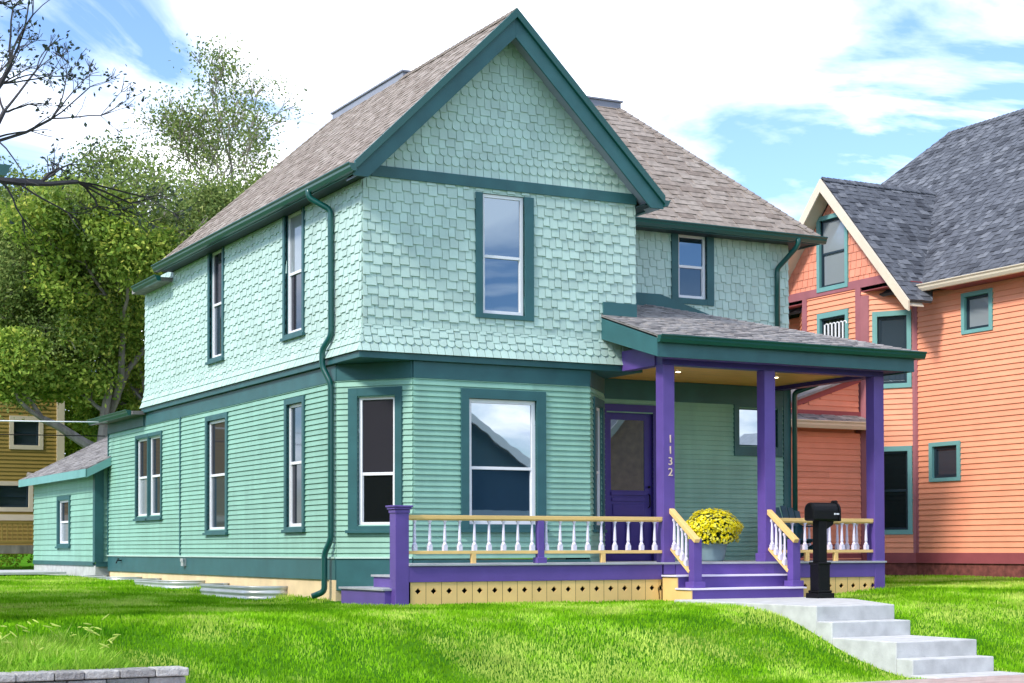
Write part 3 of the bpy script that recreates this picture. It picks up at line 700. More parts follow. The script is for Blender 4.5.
# ================================================================== ORANGE HOUSE
O = empty('orange_house', (16,2,0), 'two-storey orange clapboard house with slate blue roof and coral shingled side gable', 'house')
OX = 13.2; GX = 12.6; gy0, gy1 = 4.33, 6.18; jy = 3.43; oy0 = -4.0; oy1 = 10.5
ow = Fr((OX,jy),(OX,oy0)); gw = Fr((GX,gy1),(GX,gy0)); cw = Fr((GX,gy0),(OX,jy)); cw2 = Fr((OX,gy1+.9),(GX,gy1)); owb = Fr((OX,oy1),(OX,gy1+.9))
ou = lambda y: jy-y
hol_o = [(ou(2.98),ou(2.22),2.03,2.72),(ou(2.06),ou(1.34),4.79,5.52)]
clapboard('clapboard_wall', ow, [(0,.63),(ow.L,.63),(ow.L,5.70),(0,5.70)], hol_o, M['orange'], O, e=.105)
hol_g = [(gy1-5.66, gy1-4.73, 3.9, 5.50)]
clapboard('clapboard_wall', gw, [(0,.63),(gw.L,.63),(gw.L,5.92),(0,5.92)], hol_g, M['orange'], O, e=.105)
hol_c = [(.27,.95,3.90,5.38),(.27,.95,1.03,2.70)]
clapboard('clapboard_wall', cw, [(0,.63),(cw.L,.63),(cw.L,5.84),(0,5.84)], hol_c, M['orange'], O, e=.105)
clapboard('clapboard_wall', cw2, [(0,.63),(cw2.L,.63),(cw2.L,5.75),(0,5.75)], [], M['orange'], O, e=.105)
clapboard('clapboard_wall', owb, [(0,.63),(owb.L,.63),(owb.L,5.70),(0,5.70)], [], M['orange'], O, e=.105)
clapboard('clapboard_wall', Fr((OX,oy0),(OX+8,oy0)), [(0,.63),(8,.63),(8,5.70),(0,5.70)], [], M['orange'], O, e=.105)
clapboard('clapboard_wall', Fr((OX+8,oy1),(OX,oy1)), [(0,.63),(8,.63),(8,5.70),(0,5.70)], [], M['orange'], O, e=.105)
clapboard('clapboard_wall', Fr((OX+8,oy0),(OX+8,oy1)), [(0,.63),(18,.63),(18,5.70),(0,5.70)], [], M['orange'], O, e=.105)
# gable (coral shingles)
gf = Fr((GX,8.3),(GX,1.9)); gap = 5.105; gzr = 8.19; gsl = (8.19-5.52)/(5.10-2.77)
pg = [(8.3-7.85,5.92),(8.3-2.95+.1,5.92),(8.3-2.95+.1,5.94),(8.3-gap,8.05),(8.3-7.85,5.94)]
gpoly = [(8.3-(gap+2.05),5.95),(8.3-(gap-1.82),5.95),(8.3-gap,7.98)]
gr = []; z = 6.0
while z < 8.2: gr.append((z,.165,'even')); z += .165
shingles('gable_shingles', gf, gpoly, [(8.3-5.66,8.3-4.73,6.0,7.52)], M['coral'], O, gr, w=.17, seed=51, thick=.014, gap=.014)
window(gf, 8.3-5.60, 8.3-4.79, 6.08, 7.46, O, casing=(.09,.09,.09,.09), cmat='aqua', smat='darkframe', panes=('pane_curtain','pane_curtain'), sill=False, frame=.04)
window(gw, gy1-5.60, gy1-4.79, 3.97, 5.44, O, casing=(.09,.09,.11,.09), cmat='aqua', smat='darkframe', panes=('pane_dark','pane_dark'), sill=False, frame=.04, label='orange house window with ornate white security bars')
t = MB(); 
for i in range(6):
    y = 5.42-i*.115; t.bar((GX-.047,y,4.0),(GX-.047,y,5.30), .04, .02)
    t.tube([(GX-.045, y-.057+.057*cos(a), 5.25+.06*sin(a)) for a in [math.pi*j/8 for j in range(9)]], .014, 6)
t.build('window_bars', M['white'], O)
window(cw, .33, .92, 3.97, 5.31, O, casing=(.10,.09,.10,.09), cmat='aqua', smat='darkframe', panes=('pane_mid','pane_sky'), sill=False, frame=.055, meet=.32)
window(cw, .33, .92, 1.08, 2.63, O, casing=(.10,.09,.10,.09), cmat='aqua', smat='darkframe', panes=('pane_dark','pane_dark'), sill=False, frame=.04)
window(ow, ou(2.94), ou(2.26), 2.07, 2.68, O, casing=(.09,.09,.08,.07), cmat='aqua', smat='darkframe', panes=('pane_mid','pane_mid'), sill=False, split=False, frame=.06)
window(ow, ou(2.02), ou(1.38), 4.83, 5.46, O, casing=(.09,.09,.08,.07), cmat='aqua', smat='darkframe', panes=('pane_curtain','pane_mid'), sill=False, split=False, frame=.05)
t = MB(); t.box(GX-.03, GX, 3.35, 6.9, 5.915, 6.08)                       # belt
band(gw, gw.L-.15, gw.L+.01, .6, 5.915, 0, .03, t); band(cw, -.01, .16, .6, 5.75, 0, .03, t); band(gw, -.01, .14, .6, 5.915, 0, .03, t); band(cw2, cw2.L-.14, cw2.L, .6, 5.75, 0, .03, t)
band(cw, cw.L-.06, cw.L, .6, 5.7, 0, .03, t); band(ow, 0, .08, .6, 5.7, 0, .03, t)
t.build('trim_board', M['mauve'], O)
t = MB(); t.prism([(OX,oy0+.05,5.7),(21.0,oy0+.05,5.7),(17.1,oy0+.05,9.6)], (0,.1,0)); t.build('gable_shingles', M['coral'], O)
t = MB(); band(ow, 0, ow.L, .43, .63, -.02, .035, t); band(cw, 0, cw.L, .43, .63, -.02, .035, t); band(gw, 0, gw.L, .43, .63, -.02, .035, t); t.build('water_table', M['maroon'], O)
t = MB(); band(ow, 0, ow.L, -.3, .43, -.08, .0, t); band(cw, 0, cw.L, -.3, .43, -.08, .0, t); band(gw, 0, gw.L, -.3, .43, -.08, .0, t); t.build('foundation', M['stonefound'], O)
# roofs
oe = 12.8; oz = 5.74; orx = 17.1; orz = oz+(orx-oe)
roof_plane('roof', [(oe,11.0,oz),(oe,-4.4,oz),(orx,-4.4,orz),(orx,6.72,orz)], 'blueroof', O, seed=61, density=.6, tabl=(.12,.28))
roof_plane('roof', [(2*orx-oe,11.0,oz),(oe,11.0,oz),(orx,6.72,orz)], 'blueroof', O, seed=62, e=.3)
roof_plane('roof', [(2*orx-oe,-4.4,oz),(2*orx-oe,11,oz),(orx,6.72,orz),(orx,-4.4,orz)], 'blueroof', O, seed=63, e=.3)
dxr = 12.25; dend = oe+(gzr-oz)
ge = 2.66; 
roof_plane('gable_roof', [(dxr,gap-ge+.05,5.42),(oe-.0,gap-ge+.05,5.42),(dend+.1,gap,gzr+.03),(dxr,gap,gzr+.03)], 'blueroof', O, seed=64, density=.6, tabl=(.12,.28))
roof_plane('gable_roof', [(dxr,gap+ge-.05,5.42),(oe,gap+ge-.05,5.42),(dend+.1,gap,gzr+.03),(dxr,gap,gzr+.03)], 'blueroof', O, seed=65)
ridge_cap('ridge_cap', (dxr,gap,gzr+.04),(dend,gap,gzr+.04), 'blueroof', O, w=.1)
ridge_cap('ridge_cap', (orx,-4.4,orz+.01),(orx,6.72,orz+.01), 'blueroof', O, w=.1)
t = MB()
gs2 = (gzr-5.42)/(ge-.05)
for s_ in (-1, 1):
    ye = gap+s_*(ge-.03)
    t.prism([(dxr-.02,gap,gzr+.02),(dxr-.02,ye,5.40),(dxr-.02,ye,5.20),(dxr-.02,ye-s_*.10,5.26),(dxr-.02,gap,gzr-.24)], (-.04,0,0))
t.build('rake_board', M['tan'], O)
t = MB()
for s_ in (-1, 1):
    ye = gap+s_*(ge-.06); t.prism([(dxr,gap,gzr-.10),(GX,gap,gzr-.10),(GX,ye,5.32),(dxr,ye,5.32)], (0,0,-.02))
t.build('gable_soffit', M['tan'], O)
t = MB(); t.box(GX, OX, gap-2.25, gap+2.25, 5.83, 5.85); t.build('bay_soffit', M['maroon'], O)
t = MB(); t.box(oe+.02, OX, -4.4, jy-1.1, 5.64, 5.66); t.build('eave_soffit', M['maroon'], O)
gutter('gutter', (oe,2.95,5.77), (oe,-4.4,5.77), 'tan', O, out=(-1,0,0), size=.13)
# rear extension with small half gable and pent roof
ef = Fr((10.3,4.36),(12.58,4.36))
clapboard('clapboard_wall', ef, [(0,.5),(ef.L,.5),(ef.L,3.0),(0,3.0)], [], M['coral'], O, e=.115)
clapboard('clapboard_wall', ef, [(.3,3.42),(ef.L-.05,3.42),(ef.L-.05,4.1),(.3,3.3)], [], M['coral'], O, e=.115)
t = MB(); t.prism([(10.3,4.33,3.34),(12.6,4.33,3.34),(12.6,4.33,3.43),(10.3,4.33,3.43)], (0,.03,0)); t.prism([(10.3,4.32,3.26),(12.62,4.32,4.05),(12.62,4.32,4.17),(10.3,4.32,3.40)], (0,.03,0))
t.build('trim_board', M['maroon'], O)
roof_plane('extension_roof', [(10.1,4.05,3.19),(12.6,4.05,3.19),(12.6,4.34,3.34),(10.1,4.34,3.34)], 'porchroof', O, seed=66, thick=.03)
t = MB(); t.prism([(10.0,4.2,3.28),(12.66,4.2,4.20),(12.66,8,4.20),(10.0,8,3.28)], (0,0,.05)); t.build('extension_roof', M['porchroof'], O)
gutter('gutter', (10.1,4.06,3.20), (12.6,4.06,3.20), 'tan', O, out=(0,-1,0), size=.15)
t = MB(); t.box(10.3, 12.6, 4.34, 4.36, .40, .80); t.build('water_table', M['maroon'], O)
t = MB(); t.box(10.32, 12.55, 4.5, 8, -.3, 3.2); t.build('extension_body', M['coral'], O)

# ================================================================== YELLOW HOUSE
Yh = empty('ochre_house', (-1,33,0), 'ochre clapboard house with cream window casings, partly hidden by trees at far left', 'house')
yf = Fr((-9,30.5),(2.9,30.5)); yx = lambda x: x+9
hy = [(yx(1.35),yx(2.25),3.85,4.75),(yx(.9),yx(1.95),1.95,2.75),(yx(2.15),yx(2.85),1.95,2.75)]
clapboard('clapboard_wall', yf, [(0,.6),(yf.L,.6),(yf.L,8.2),(0,8.2)], hy, M['ochre'], Yh, e=.12)
clapboard('clapboard_wall', Fr((2.9,30.5),(2.9,38)), [(0,.6),(7.5,.6),(7.5,8.2),(3.75,11.5),(0,8.2)], [], M['ochre'], Yh, e=.12)
for (a, b, c, d_) in ((1.42,2.18,3.92,4.68),(.97,1.88,2.02,2.68),(2.2,2.8,2.02,2.68)):
    window(yf, yx(a), yx(b), c, d_, Yh, casing=(.13,.13,.13,.13), cmat='cream' if 0 else 'tan', smat='darkframe', panes=('pane_mid','pane_mid'), sill=False, frame=.05)
t = MB(); t.box(2.72, 2.95, 30.44, 30.5, .6, 8.2); t.box(-9, 2.95, 30.45, 30.49, 1.62, 1.80); t.build('trim_board', M['tan'], Yh)
roof_plane('roof', [(-9.4,30.1,8.15),(3.3,30.1,8.15),(3.3,34.25,11.6),(-9.4,34.25,11.6)], 'porchroof', Yh, seed=71, e=.3)
t = MB(); t.box(-6, 2.6, 28.6, 30.4, .62, .86); t.build('deck', M['bark'], Yh)
t = MB(); t.box(-6, 2.6, 28.62, 28.68, 1.50, 1.56); t.box(-6, 2.6, 28.62, 28.68, .93, .98)
for i in range(58): t.box(-5.95+i*.148, -5.95+i*.148+.035, 28.63, 28.67, .98, 1.5)
t.build('deck_railing', M['ochre'], Yh)
t = MB()
for x in (-5.8,-3,-.2,2.4): t.box(x, x+.12, 28.7, 28.82, -.2, .62)
t.build('deck_post', M['bark'], Yh)

# ================================================================== NEIGHBOUR HOUSE (only its eave corner reaches into the frame)
Nh = empty('neighbour_house', (-9,1,0), 'dark teal eave corner of a neighbouring house at the far left edge', 'house')
t = MB(); t.box(-13, -6.15, -3.45, 4.5, -.4, 4.68); t.build('wall', M['ochre'], Nh)
roof_plane('roof', [(-5.80,5,4.80),(-5.80,-3.85,4.80),(-9.5,-3.85,6.4),(-9.5,5,6.4)], 'porchroof', Nh, seed=81, e=.3)
roof_plane('roof', [(-13.3,5,4.80),(-13.3,-3.85,4.80),(-9.5,-3.85,6.4),(-9.5,5,6.4)], 'porchroof', Nh, seed=82, e=.3)
t = MB(); t.prism([(-13.3,-3.85,4.66),(-5.8,-3.85,4.66),(-5.8,-3.85,4.8),(-9.5,-3.85,6.38),(-13.3,-3.85,4.8)], (0,.04,0)); t.box(-6.15,-5.8,-3.8,5,4.66,4.70)
t.build('fascia', M['teal'], Nh)
gutter('gutter', (-5.80,-3.87,4.82), (-5.80,5,4.82), 'teal_gutter', Nh, out=(1,0,0), size=.13)

# ================================================================== HOUSES ACROSS THE STREET (seen in the window reflections)
def across(name, label, cx, cy, w, d_, hw, hr, wall, roof, trim):
    A = empty(name, (cx,cy,-.8), label, 'house')
    t = MB(); t.box(cx-w/2, cx+w/2, cy-d_, cy, -.8, hw); t.prism([(cx-w/2,cy,hw),(cx+w/2,cy,hw),(cx,cy,hr)], (0,-d_,0)); t.build('wall', wall, A)
    t = MB()
    for s_ in (-1, 1):
        sl_ = (hr-hw)/(w/2); xe = cx+s_*(w/2+.5); ze = hw-.5*sl_
        t.prism([(cx,cy+.5,hr+.05),(xe,cy+.5,ze+.05),(xe,cy+.5,ze+.2),(cx,cy+.5,hr+.22)], (0,-d_-1,0))
    t.build('roof', roof, A)
    t = MB()
    for s_ in (-1, 1):
        xe = cx+s_*(w/2+.55); ze = hw-.55*sl_
        t.prism([(cx,cy+.52,hr-.15),(xe,cy+.52,ze-.15),(xe,cy+.52,ze+.24),(cx,cy+.52,hr+.26)], (0,.06,0))
    t.build('rake_board', trim, A)
    t = MB(); t.box(cx-w/2-.3, cx+w/2+.3, cy, cy+2.4, 2.1, 2.35); 
    t.build('porch_roof', trim, A)
    t = MB(); t.box(cx-1.6, cx-.4, cy, cy+.06, 0, 1.8); t.box(cx+.6, cx+1.8, cy, cy+.06, .2, 1.6); t.build('window', M['pane_dark'], A)
    return A
across('grey_house', 'low grey gabled house across the street, reflected in the bay window', 22, -43, 13, 12, 2.6, 7.0, M['tealchair'], M['galv'], M['white'])
across('white_house', 'white gabled house across the street, reflected in the small porch window', 46, -46, 9, 5, 3.2, 6.8, M['white'], M['galv'], M['white'])
across('brick_house', 'brown brick gabled house across the street, reflected in the door glass', 35.5, -44, 9, 5, 4.5, 9.5, M['brick'], M['porchroof'], M['tan'])

# ================================================================== TERRAIN
def sstep(a, b, x): t = np.clip((x-a)/(b-a), 0, 1); return t*t*(3-2*t)
def gz_(X, Y):
    X = np.asarray(X, float); Y = np.asarray(Y, float)
    base = -.06 + .013*np.clip(Y+1, 0, 15) + .14*sstep(6.4, 8.8, X)*sstep(-5, -1.5, Y) + .05*sstep(9, 13, X)*sstep(-6, 0, Y)
    base = base - .07*sstep(0, -.5, X)*sstep(-1,1.5,Y)*(1-sstep(5.8, 7.0, Y)) - .035*sstep(0,-.5,X)*sstep(5.8,7,Y)*(1-sstep(10,11,Y))
    drop = .74*(.35*sstep(-3.4,-6.0,Y) + .65*sstep(-4.3,-7.1,Y))
    drop_left = .40*sstep(-3.0,-7.3,Y)
    wl = sstep(-4.55,-5.35,X)
    lawn = base - (drop*(1-wl)+drop_left*wl)
    return lawn
YS = -7.36
n = 170
xs = np.concatenate([np.linspace(-400,-16,14), np.linspace(-15,18,133), np.linspace(19,400,14)])
ys = np.concatenate([np.linspace(YS,16,120), np.linspace(17,60,12), np.linspace(70,600,10)])
GX_, GY_ = np.meshgrid(xs, ys); GZ = gz_(GX_, GY_) 
V = np.stack([GX_.ravel(), GY_.ravel(), GZ.ravel()], 1); nx, ny = len(xs), len(ys)
idx = np.arange(nx*ny).reshape(ny, nx); F = np.stack([idx[:-1,:-1], idx[:-1,1:], idx[1:,1:], idx[1:,:-1]], -1).reshape(-1, 4)
m, nt, b = nodemat('lawn soil'); N = nt.nodes; L = nt.links
tc = N.new('ShaderNodeTexCoord'); n1 = N.new('ShaderNodeTexNoise'); n1.inputs['Scale'].default_value = 1.3; n1.inputs['Detail'].default_value = 8
L.new(tc.outputs['Object'], n1.inputs['Vector'])
cr = N.new('ShaderNodeValToRGB'); cr.color_ramp.elements[0].position = .3; cr.color_ramp.elements[0].color = (.035,.13,.008,1); cr.color_ramp.elements[1].position = .75; cr.color_ramp.elements[1].color = (.10,.24,.015,1)
L.new(n1.outputs[0], cr.inputs[0]); L.new(cr.outputs[0], b.inputs['Base Color']); b.inputs['Roughness'].default_value = .95; b.inputs['Specular IOR Level'].default_value = 0
M['lawn'] = m
g = bulk('ground', V, F, np.full(len(F), .5), M['lawn'], nv=4); tag(g, kind='structure')
# front apron, street side (lower level)
def brickmat():
    m, nt, b = nodemat('pink paving brick'); N = nt.nodes; L = nt.links
    tc = N.new('ShaderNodeTexCoord'); br = N.new('ShaderNodeTexBrick'); br.inputs['Scale'].default_value = 1; br.inputs['Brick Width'].default_value = .2; br.inputs['Row Height'].default_value = .1; br.inputs['Mortar Size'].default_value = .006
    br.inputs['Color1'].default_value = (.40,.27,.24,1); br.inputs['Color2'].default_value = (.50,.38,.34,1); br.inputs['Mortar'].default_value = (.25,.22,.2,1)
    L.new(tc.outputs['Object'], br.inputs['Vector']); L.new(br.outputs[0], b.inputs['Base Color']); b.inputs['Roughness'].default_value = .9
    bp = N.new('ShaderNodeBump'); bp.inputs['Strength'].default_value = .5; L.new(br.outputs['Fac'], bp.inputs['Height']); bp.invert = True; L.new(bp.outputs[0], b.inputs['Normal'])
    return m
M['paver'] = brickmat(); M['asphalt'] = paint('asphalt', (.05,.05,.052), rough=.95, var=.2, bump=.5)
t = MB(); t.box(-400, 400, -9.1, YS, -1.0, -.762); tag(t.build('pavement', M['paver']), kind='structure')
t = MB(); t.box(-400, 400, -11.2, -9.1, -1.0, -.79); tag(t.build('verge', M['lawn']), kind='structure')
t = MB(); t.box(-400, 400, -11.35, -11.2, -1.0, -.78); tag(t.build('kerb', M['concrete']), kind='structure')
t = MB(); t.box(-400, 400, -20.3, -11.35, -1.05, -.92); tag(t.build('road', M['asphalt']), kind='structure')
t = MB(); t.box(-400, 400, -400, -20.3, -1.2, -.80); tag(t.build('far_lawn', M['lawn']), kind='structure')
# walk + steps
t = MB()
t.prism([(3.97,-5.17,-.60),(5.23,-5.17,-.60),(6.42,-2.9,-.60),(6.42,-1.9,-.60),(4.0,-1.9,-.60)], (0,0,.595))
tag(t.build('path', M['concrete'], bevel=.012), kind='structure')
t = MB()
xs0, xs1 = 3.97, 5.23
t.box(xs0, xs1, -5.475, -5.171, -.9, -.195); t.box(xs0, xs1, -6.66, -5.476, -.9, -.385); t.box(xs0, xs1, -6.945, -6.661, -.9, -.575); t.box(xs0-.05, xs1+.08, -7.42, -6.946, -.9, -.752)
tag(t.build('entry_steps', M['concrete'], bevel=.012), kind='structure')
t = MB(); t.prism([(-20,15.5,.165),(-.5,15.5,.185),(-.5,19,.20),(-20,19,.185)], (0,0,.05)); tag(t.build('driveway', M['concrete']), kind='structure')

# retaining wall
def blockmat():
    m = ramp2('rough grey stone block', (.27,.26,.255), (.50,.49,.47), rough=.95, scale=14); nt = m.node_tree; N = nt.nodes; L = nt.links
    n = N.new('ShaderNodeTexNoise'); n.inputs['Scale'].default_value = 30; n.inputs['Detail'].default_value = 8; tc = N.new('ShaderNodeTexCoord'); L.new(tc.outputs['Object'], n.inputs['Vector'])
    bp = N.new('ShaderNodeBump'); bp.inputs['Strength'].default_value = 1; bp.inputs['Distance'].default_value = .03; L.new(n.outputs[0], bp.inputs['Height']); L.new(bp.outputs[0], N['Principled BSDF'].inputs['Normal']); return m
M['block'] = blockmat()
rw = MB(); rs = random.Random(5)
for row, (z0, z1, bl) in enumerate(((-.335-.075,-.335,.30),(-.335-.23,-.335-.08,.40),(-.335-.39,-.335-.235,.40),(-.9,-.335-.395,.40))):
    x = -4.80-.02*row
    while x > -14:
        w_ = bl*rs.uniform(.85,1.12); j = rs.uniform(-.012,.012)
        rw.box(x-w_+.006, x, -7.36+(.03 if row else 0)+j, -7.05, z0, z1-.002-abs(j)*.2); x -= w_
rwo = tag(rw.build('retaining_wall', M['block'], bevel=.012), 'low grey stone block retaining wall below the weeds at bottom left', 'wall')

# ================================================================== GRASS
M['blade'] = ramp2('grass blade', (.07,.25,.006), (.27,.56,.014), c2=(.60,.74,.14), rough=.85, trans=.35, scale=.9, spec=.04)
M['weed'] = ramp2('weed blade', (.06,.24,.012), (.36,.62,.05), c2=(.66,.74,.20), rough=.6, trans=.4, scale=1.5)
rng = np.random.default_rng(3)
def vnoise(X, Y, s, seed):
    r = np.random.default_rng(seed); G = r.random((64,64)); x = X*s; y = Y*s
    xi = np.floor(x).astype(int); yi = np.floor(y).astype(int); fx = x-xi; fy = y-yi; fx = fx*fx*(3-2*fx); fy = fy*fy*(3-2*fy)
    g_ = lambda a, b: G[a % 64, b % 64]
    return (g_(xi,yi)*(1-fx)+g_(xi+1,yi)*fx)*(1-fy)+(g_(xi,yi+1)*(1-fx)+g_(xi+1,yi+1)*fx)*fy
def blades(name, X, Y, Z, h, w, tone, mat, lean=.5):
    n = len(X); a = rng.uniform(0, 2*np.pi, n); l = rng.uniform(.1, lean, n)*h; b = rng.uniform(0, 2*np.pi, n)
    dx_ = np.cos(a)*w/2; dy_ = np.sin(a)*w/2; lx = np.cos(b)*l; ly = np.sin(b)*l
    V = np.empty((n,5,3)); 
    V[:,0] = np.stack([X-dx_, Y-dy_, Z-.01], 1); V[:,1] = np.stack([X+dx_, Y+dy_, Z-.01], 1)
    V[:,2] = np.stack([X+dx_*.8+lx*.4, Y+dy_*.8+ly*.4, Z+h*.55], 1); V[:,3] = np.stack([X-dx_*.8+lx*.4, Y-dy_*.8+ly*.4, Z+h*.55], 1); V[:,4] = np.stack([X+lx, Y+ly, Z+h], 1)
    k_ = np.arange(n)[:,None]*5; F = np.concatenate([k_+np.array([[0,1,2]]), k_+np.array([[0,2,3]]), k_+np.array([[3,2,4]])], 0)
    return bulk(name, V.reshape(-1,3), F, np.concatenate([tone]*3), mat)
def inwalk(X, Y):
    f = np.clip((Y+5.17)/(5.17-2.9), 0, 1); xr = 5.23+f*(6.42-5.23)
    return ((X > 3.94) & (X < np.where(Y < -5.17, 5.26, xr+.03)) & (Y < -1.9))
def lawn_region(x0, x1, y0, y1, dens):
    n = int((x1-x0)*(y1-y0)*dens); X = rng.uniform(x0,x1,n); Y = rng.uniform(y0,y1,n)
    keep = ~inwalk(X,Y) & ~((X > -.02) & (X < 8.65) & (Y > -1.2)) & ~((X > 4.2) & (X < 6.35) & (Y > -2) & (Y < -1)) & ~((X > -.36) & (X < .1) & (Y > -1.1) & (Y < 1.0)) & (X < 13.15) & ~((X > -.5) & (Y > 13.9))
    keep &= ~((X < -.0) & (Y > 15.4) & (Y < 19.1))
    for (wy, wz) in ((4.42,1.42),(8.55,1.36),(12.55,1.3)): keep &= ~((X > -.62) & (X < .1) & (np.abs(Y-wy) < wz))
    keep &= ~((X > 12.0) & (Y > 2.6+(12.6-X)*.0) ) & ~((X < -4.99) & (Y < -7.05))
    return X[keep], Y[keep]
parts = [lawn_region(-8.5,9.5,YS+.01,-3.5,1300), lawn_region(-8.5,13.2,-3.5,0,900), lawn_region(-6,0,0,14,700), lawn_region(8.6,13.2,0,4,700), lawn_region(9.5,14,-7.3,-3.5,700), lawn_region(-4.5,0,14,24,300), lawn_region(-3,3,24,29,200)]
X = np.concatenate([p[0] for p in parts]); Y = np.concatenate([p[1] for p in parts]); Z = gz_(X, Y)
pat = vnoise(X,Y,1.1,1)*.55+vnoise(X,Y,3.2,2)*.30+vnoise(X,Y,9,5)*.15
h = rng.uniform(.022,.052,len(X))*(1+.5*(vnoise(X,Y,2.1,9)-.3)); tone = np.clip(.28+(pat-.30)*1.6+rng.uniform(-.16,.22,len(X)), 0, 1)
edge = (np.abs(X-3.9) < .25) & (Y < -4) | (np.abs(X-5.35) < .2) & (Y < -4)
tone = np.where(edge & (rng.random(len(X)) < .4), 1., tone)
gb = blades('lawn_grass', X, Y, Z, h, rng.uniform(.010,.018,len(X)), tone, M['blade']); tag(gb, 'bright green mown lawn around the painted house', 'grass', kind='stuff')
# weeds over the retaining wall
n = 30000; X = -4.95-np.abs(rng.normal(0,1,n))*3.2; X = np.where(X < -9, rng.uniform(-9,-5.2,n), X); Y = rng.uniform(-7.06,-5.7,n)+rng.normal(0,.15,n); Y = np.maximum(Y, -7.1)
tall = np.clip((-4.85-X)/.6, 0, 1)*(.6+.4*vnoise(X,Y,2.,4))
h = rng.uniform(.07,.30,n)*tall*np.where(Y < -6.8, .7, 1)+.04; Z = np.where((X<-4.99), gz_(X,Y), gz_(X,Y))
tone = np.clip(.10+.65*(h/.28)*rng.uniform(.5,1.2,n)+rng.uniform(-.2,.15,n), 0, 1)
wd = blades('weeds', X, Y, Z, h, rng.uniform(.014,.030,n), tone, M['weed'], lean=.9); tag(wd, 'sunlit tall weeds growing above the stone retaining wall', 'weeds', kind='stuff')
# foxtail seed heads standing out of the weeds: individual stems
ft = MB(); rs = random.Random(12)
for i in range(110):
    x = rs.uniform(-8,-4.95-.25); y = rs.uniform(-6.9,-5.9); z = float(gz_(x,y)); hh = rs.uniform(.24,.46)*min(1,(-4.9-x)/.6+.45); a = rs.uniform(0,6.28); l = rs.uniform(.03,.14)
    p = [(x,y,z),(x+cos(a)*l*.25,y+sin(a)*l*.25,z+hh*.6),(x+cos(a)*l*.6,y+sin(a)*l*.6,z+hh)]
    ft.tube(p, .0035, 4, r=.4); q = Vector(p[2]); d2 = Vector((cos(a)*.06+cos(a)*l*.3, sin(a)*.06, rs.uniform(.0,.06)))
    ft.tube([q, q+d2*.5, q+d2], [.004,.0085,.003], 6, r=.95)
tag(ft.build('foxtail_stems', M['weed']), 'thin foxtail stems with pale seed heads above the weeds', 'weeds', kind='stuff')

# ================================================================== WINDOW WELLS
for i, (yc, hl, zt_, lab) in enumerate(((4.42,1.42,.14,'corrugated steel window well nearest the front corner of the green house'), (8.55,1.36,.165,'corrugated steel window well in the middle of the green wall, of three'), (12.55,1.30,.175,'corrugated steel window well at the rear end of the green wall'))):
    W = empty('window_well', (-.3,yc,0), lab, 'window well', 'galvanised window wells along the side wall')
    mb = MB(); prof = []
    z = -.25; k_ = 0
    while z < zt_: prof.append((.014*sin(k_*math.pi/2*1.0), z)); z += .022; k_ += 1
    path = []
    for j in range(25):
        th = math.pi*j/24; path.append((-.62*min(1, sin(th)*1.6)-.0, yc+hl*cos(th)*1.0))
    V = []; F = []
    for (px_, py_) in path:
        nrm = Vector((px_, (py_-yc)*.12)); nrm = nrm.normalized() if nrm.length else Vector((1,0))
        for (o_, zz) in prof: V.append((px_+nrm.x*o_, py_+nrm.y*o_, zz))
    m_ = len(prof)
    for j in range(len(path)-1):
        for q in range(m_-1): F.append((j*m_+q, (j+1)*m_+q, (j+1)*m_+q+1, j*m_+q+1))
    mb.add(V, F); o = mb.build('corrugated_shell', M['galv'], W, smooth=True, recalc=False); sd = o.modifiers.new('thick','SOLIDIFY'); sd.thickness = .006
    mb = MB(); mb.tube([(a_, b_, zt_-.005) for a_, b_ in path], .014, 6); mb.build('rim', M['galv'], W, smooth=True)
    for sg_ in (-1,1):
        mb = MB(); mb.box(-.12,-.06,yc+sg_*hl*.97-.03,yc+sg_*hl*.97+.03,zt_-.12,zt_+.005); mb.build('bracket', M['galv'], W)

# ================================================================== POTTED MUM
FX, FY, FZ = 5.98, 0.0, .52
P_ = empty('potted_chrysanthemum', (FX,FY,FZ), 'round yellow chrysanthemum in a blue-grey pot on the porch', 'potted plant')
mb = MB(); mb.lathe((FX,FY,FZ),[(.17,0),(.185,.03),(.215,.16),(.225,.24),(.24,.245),(.24,.275),(.21,.275),(.20,.24)],28); mb.build('pot', M['pot'], P_, smooth=True)
M['mumleaf'] = ramp2('mum leaf', (.015,.05,.012), (.05,.12,.03), trans=.2); M['petal'] = ramp2('yellow petals', (.82,.66,.0), (.93,.86,.03), c2=(.96,.92,.25), trans=.25, rough=.6)
def blob(n, c, rx, rz_, shell, zmin, seed):
    r = np.random.default_rng(seed); out = []
    while len(out) < n:
        d_ = r.normal(size=3); d_ /= np.linalg.norm(d_)
        if d_[2] < zmin: continue
        k_ = r.uniform(*shell)*(1+.05*sin(7*math.atan2(d_[1],d_[0]))+.05*sin(9*d_[2])); out.append((c[0]+d_[0]*rx*k_, c[1]+d_[1]*rx*k_, c[2]+d_[2]*rz_*k_, *d_))
    return out
mc = (FX,FY,FZ+.50)
mb = MB(); rs = random.Random(8)
for (x,y,z,a,b_,c) in blob(2600, mc, .42, .29, (.55,.97), -.85, 5):
    d_ = Vector((a,b_,c)); t1 = Vector((rs.uniform(-1,1),rs.uniform(-1,1),rs.uniform(-1,1))).cross(d_).normalized(); t2 = d_.cross(t1)+d_*rs.uniform(-.6,.6); s = rs.uniform(.015,.032); p = Vector((x,y,z))
    mb.add([p-t1*s*.5, p+t2*s, p+t1*s*.5, p-t2*s], [(0,1,2,3)])
mb.build('foliage', M['mumleaf'], P_, recalc=False)
mb = MB()
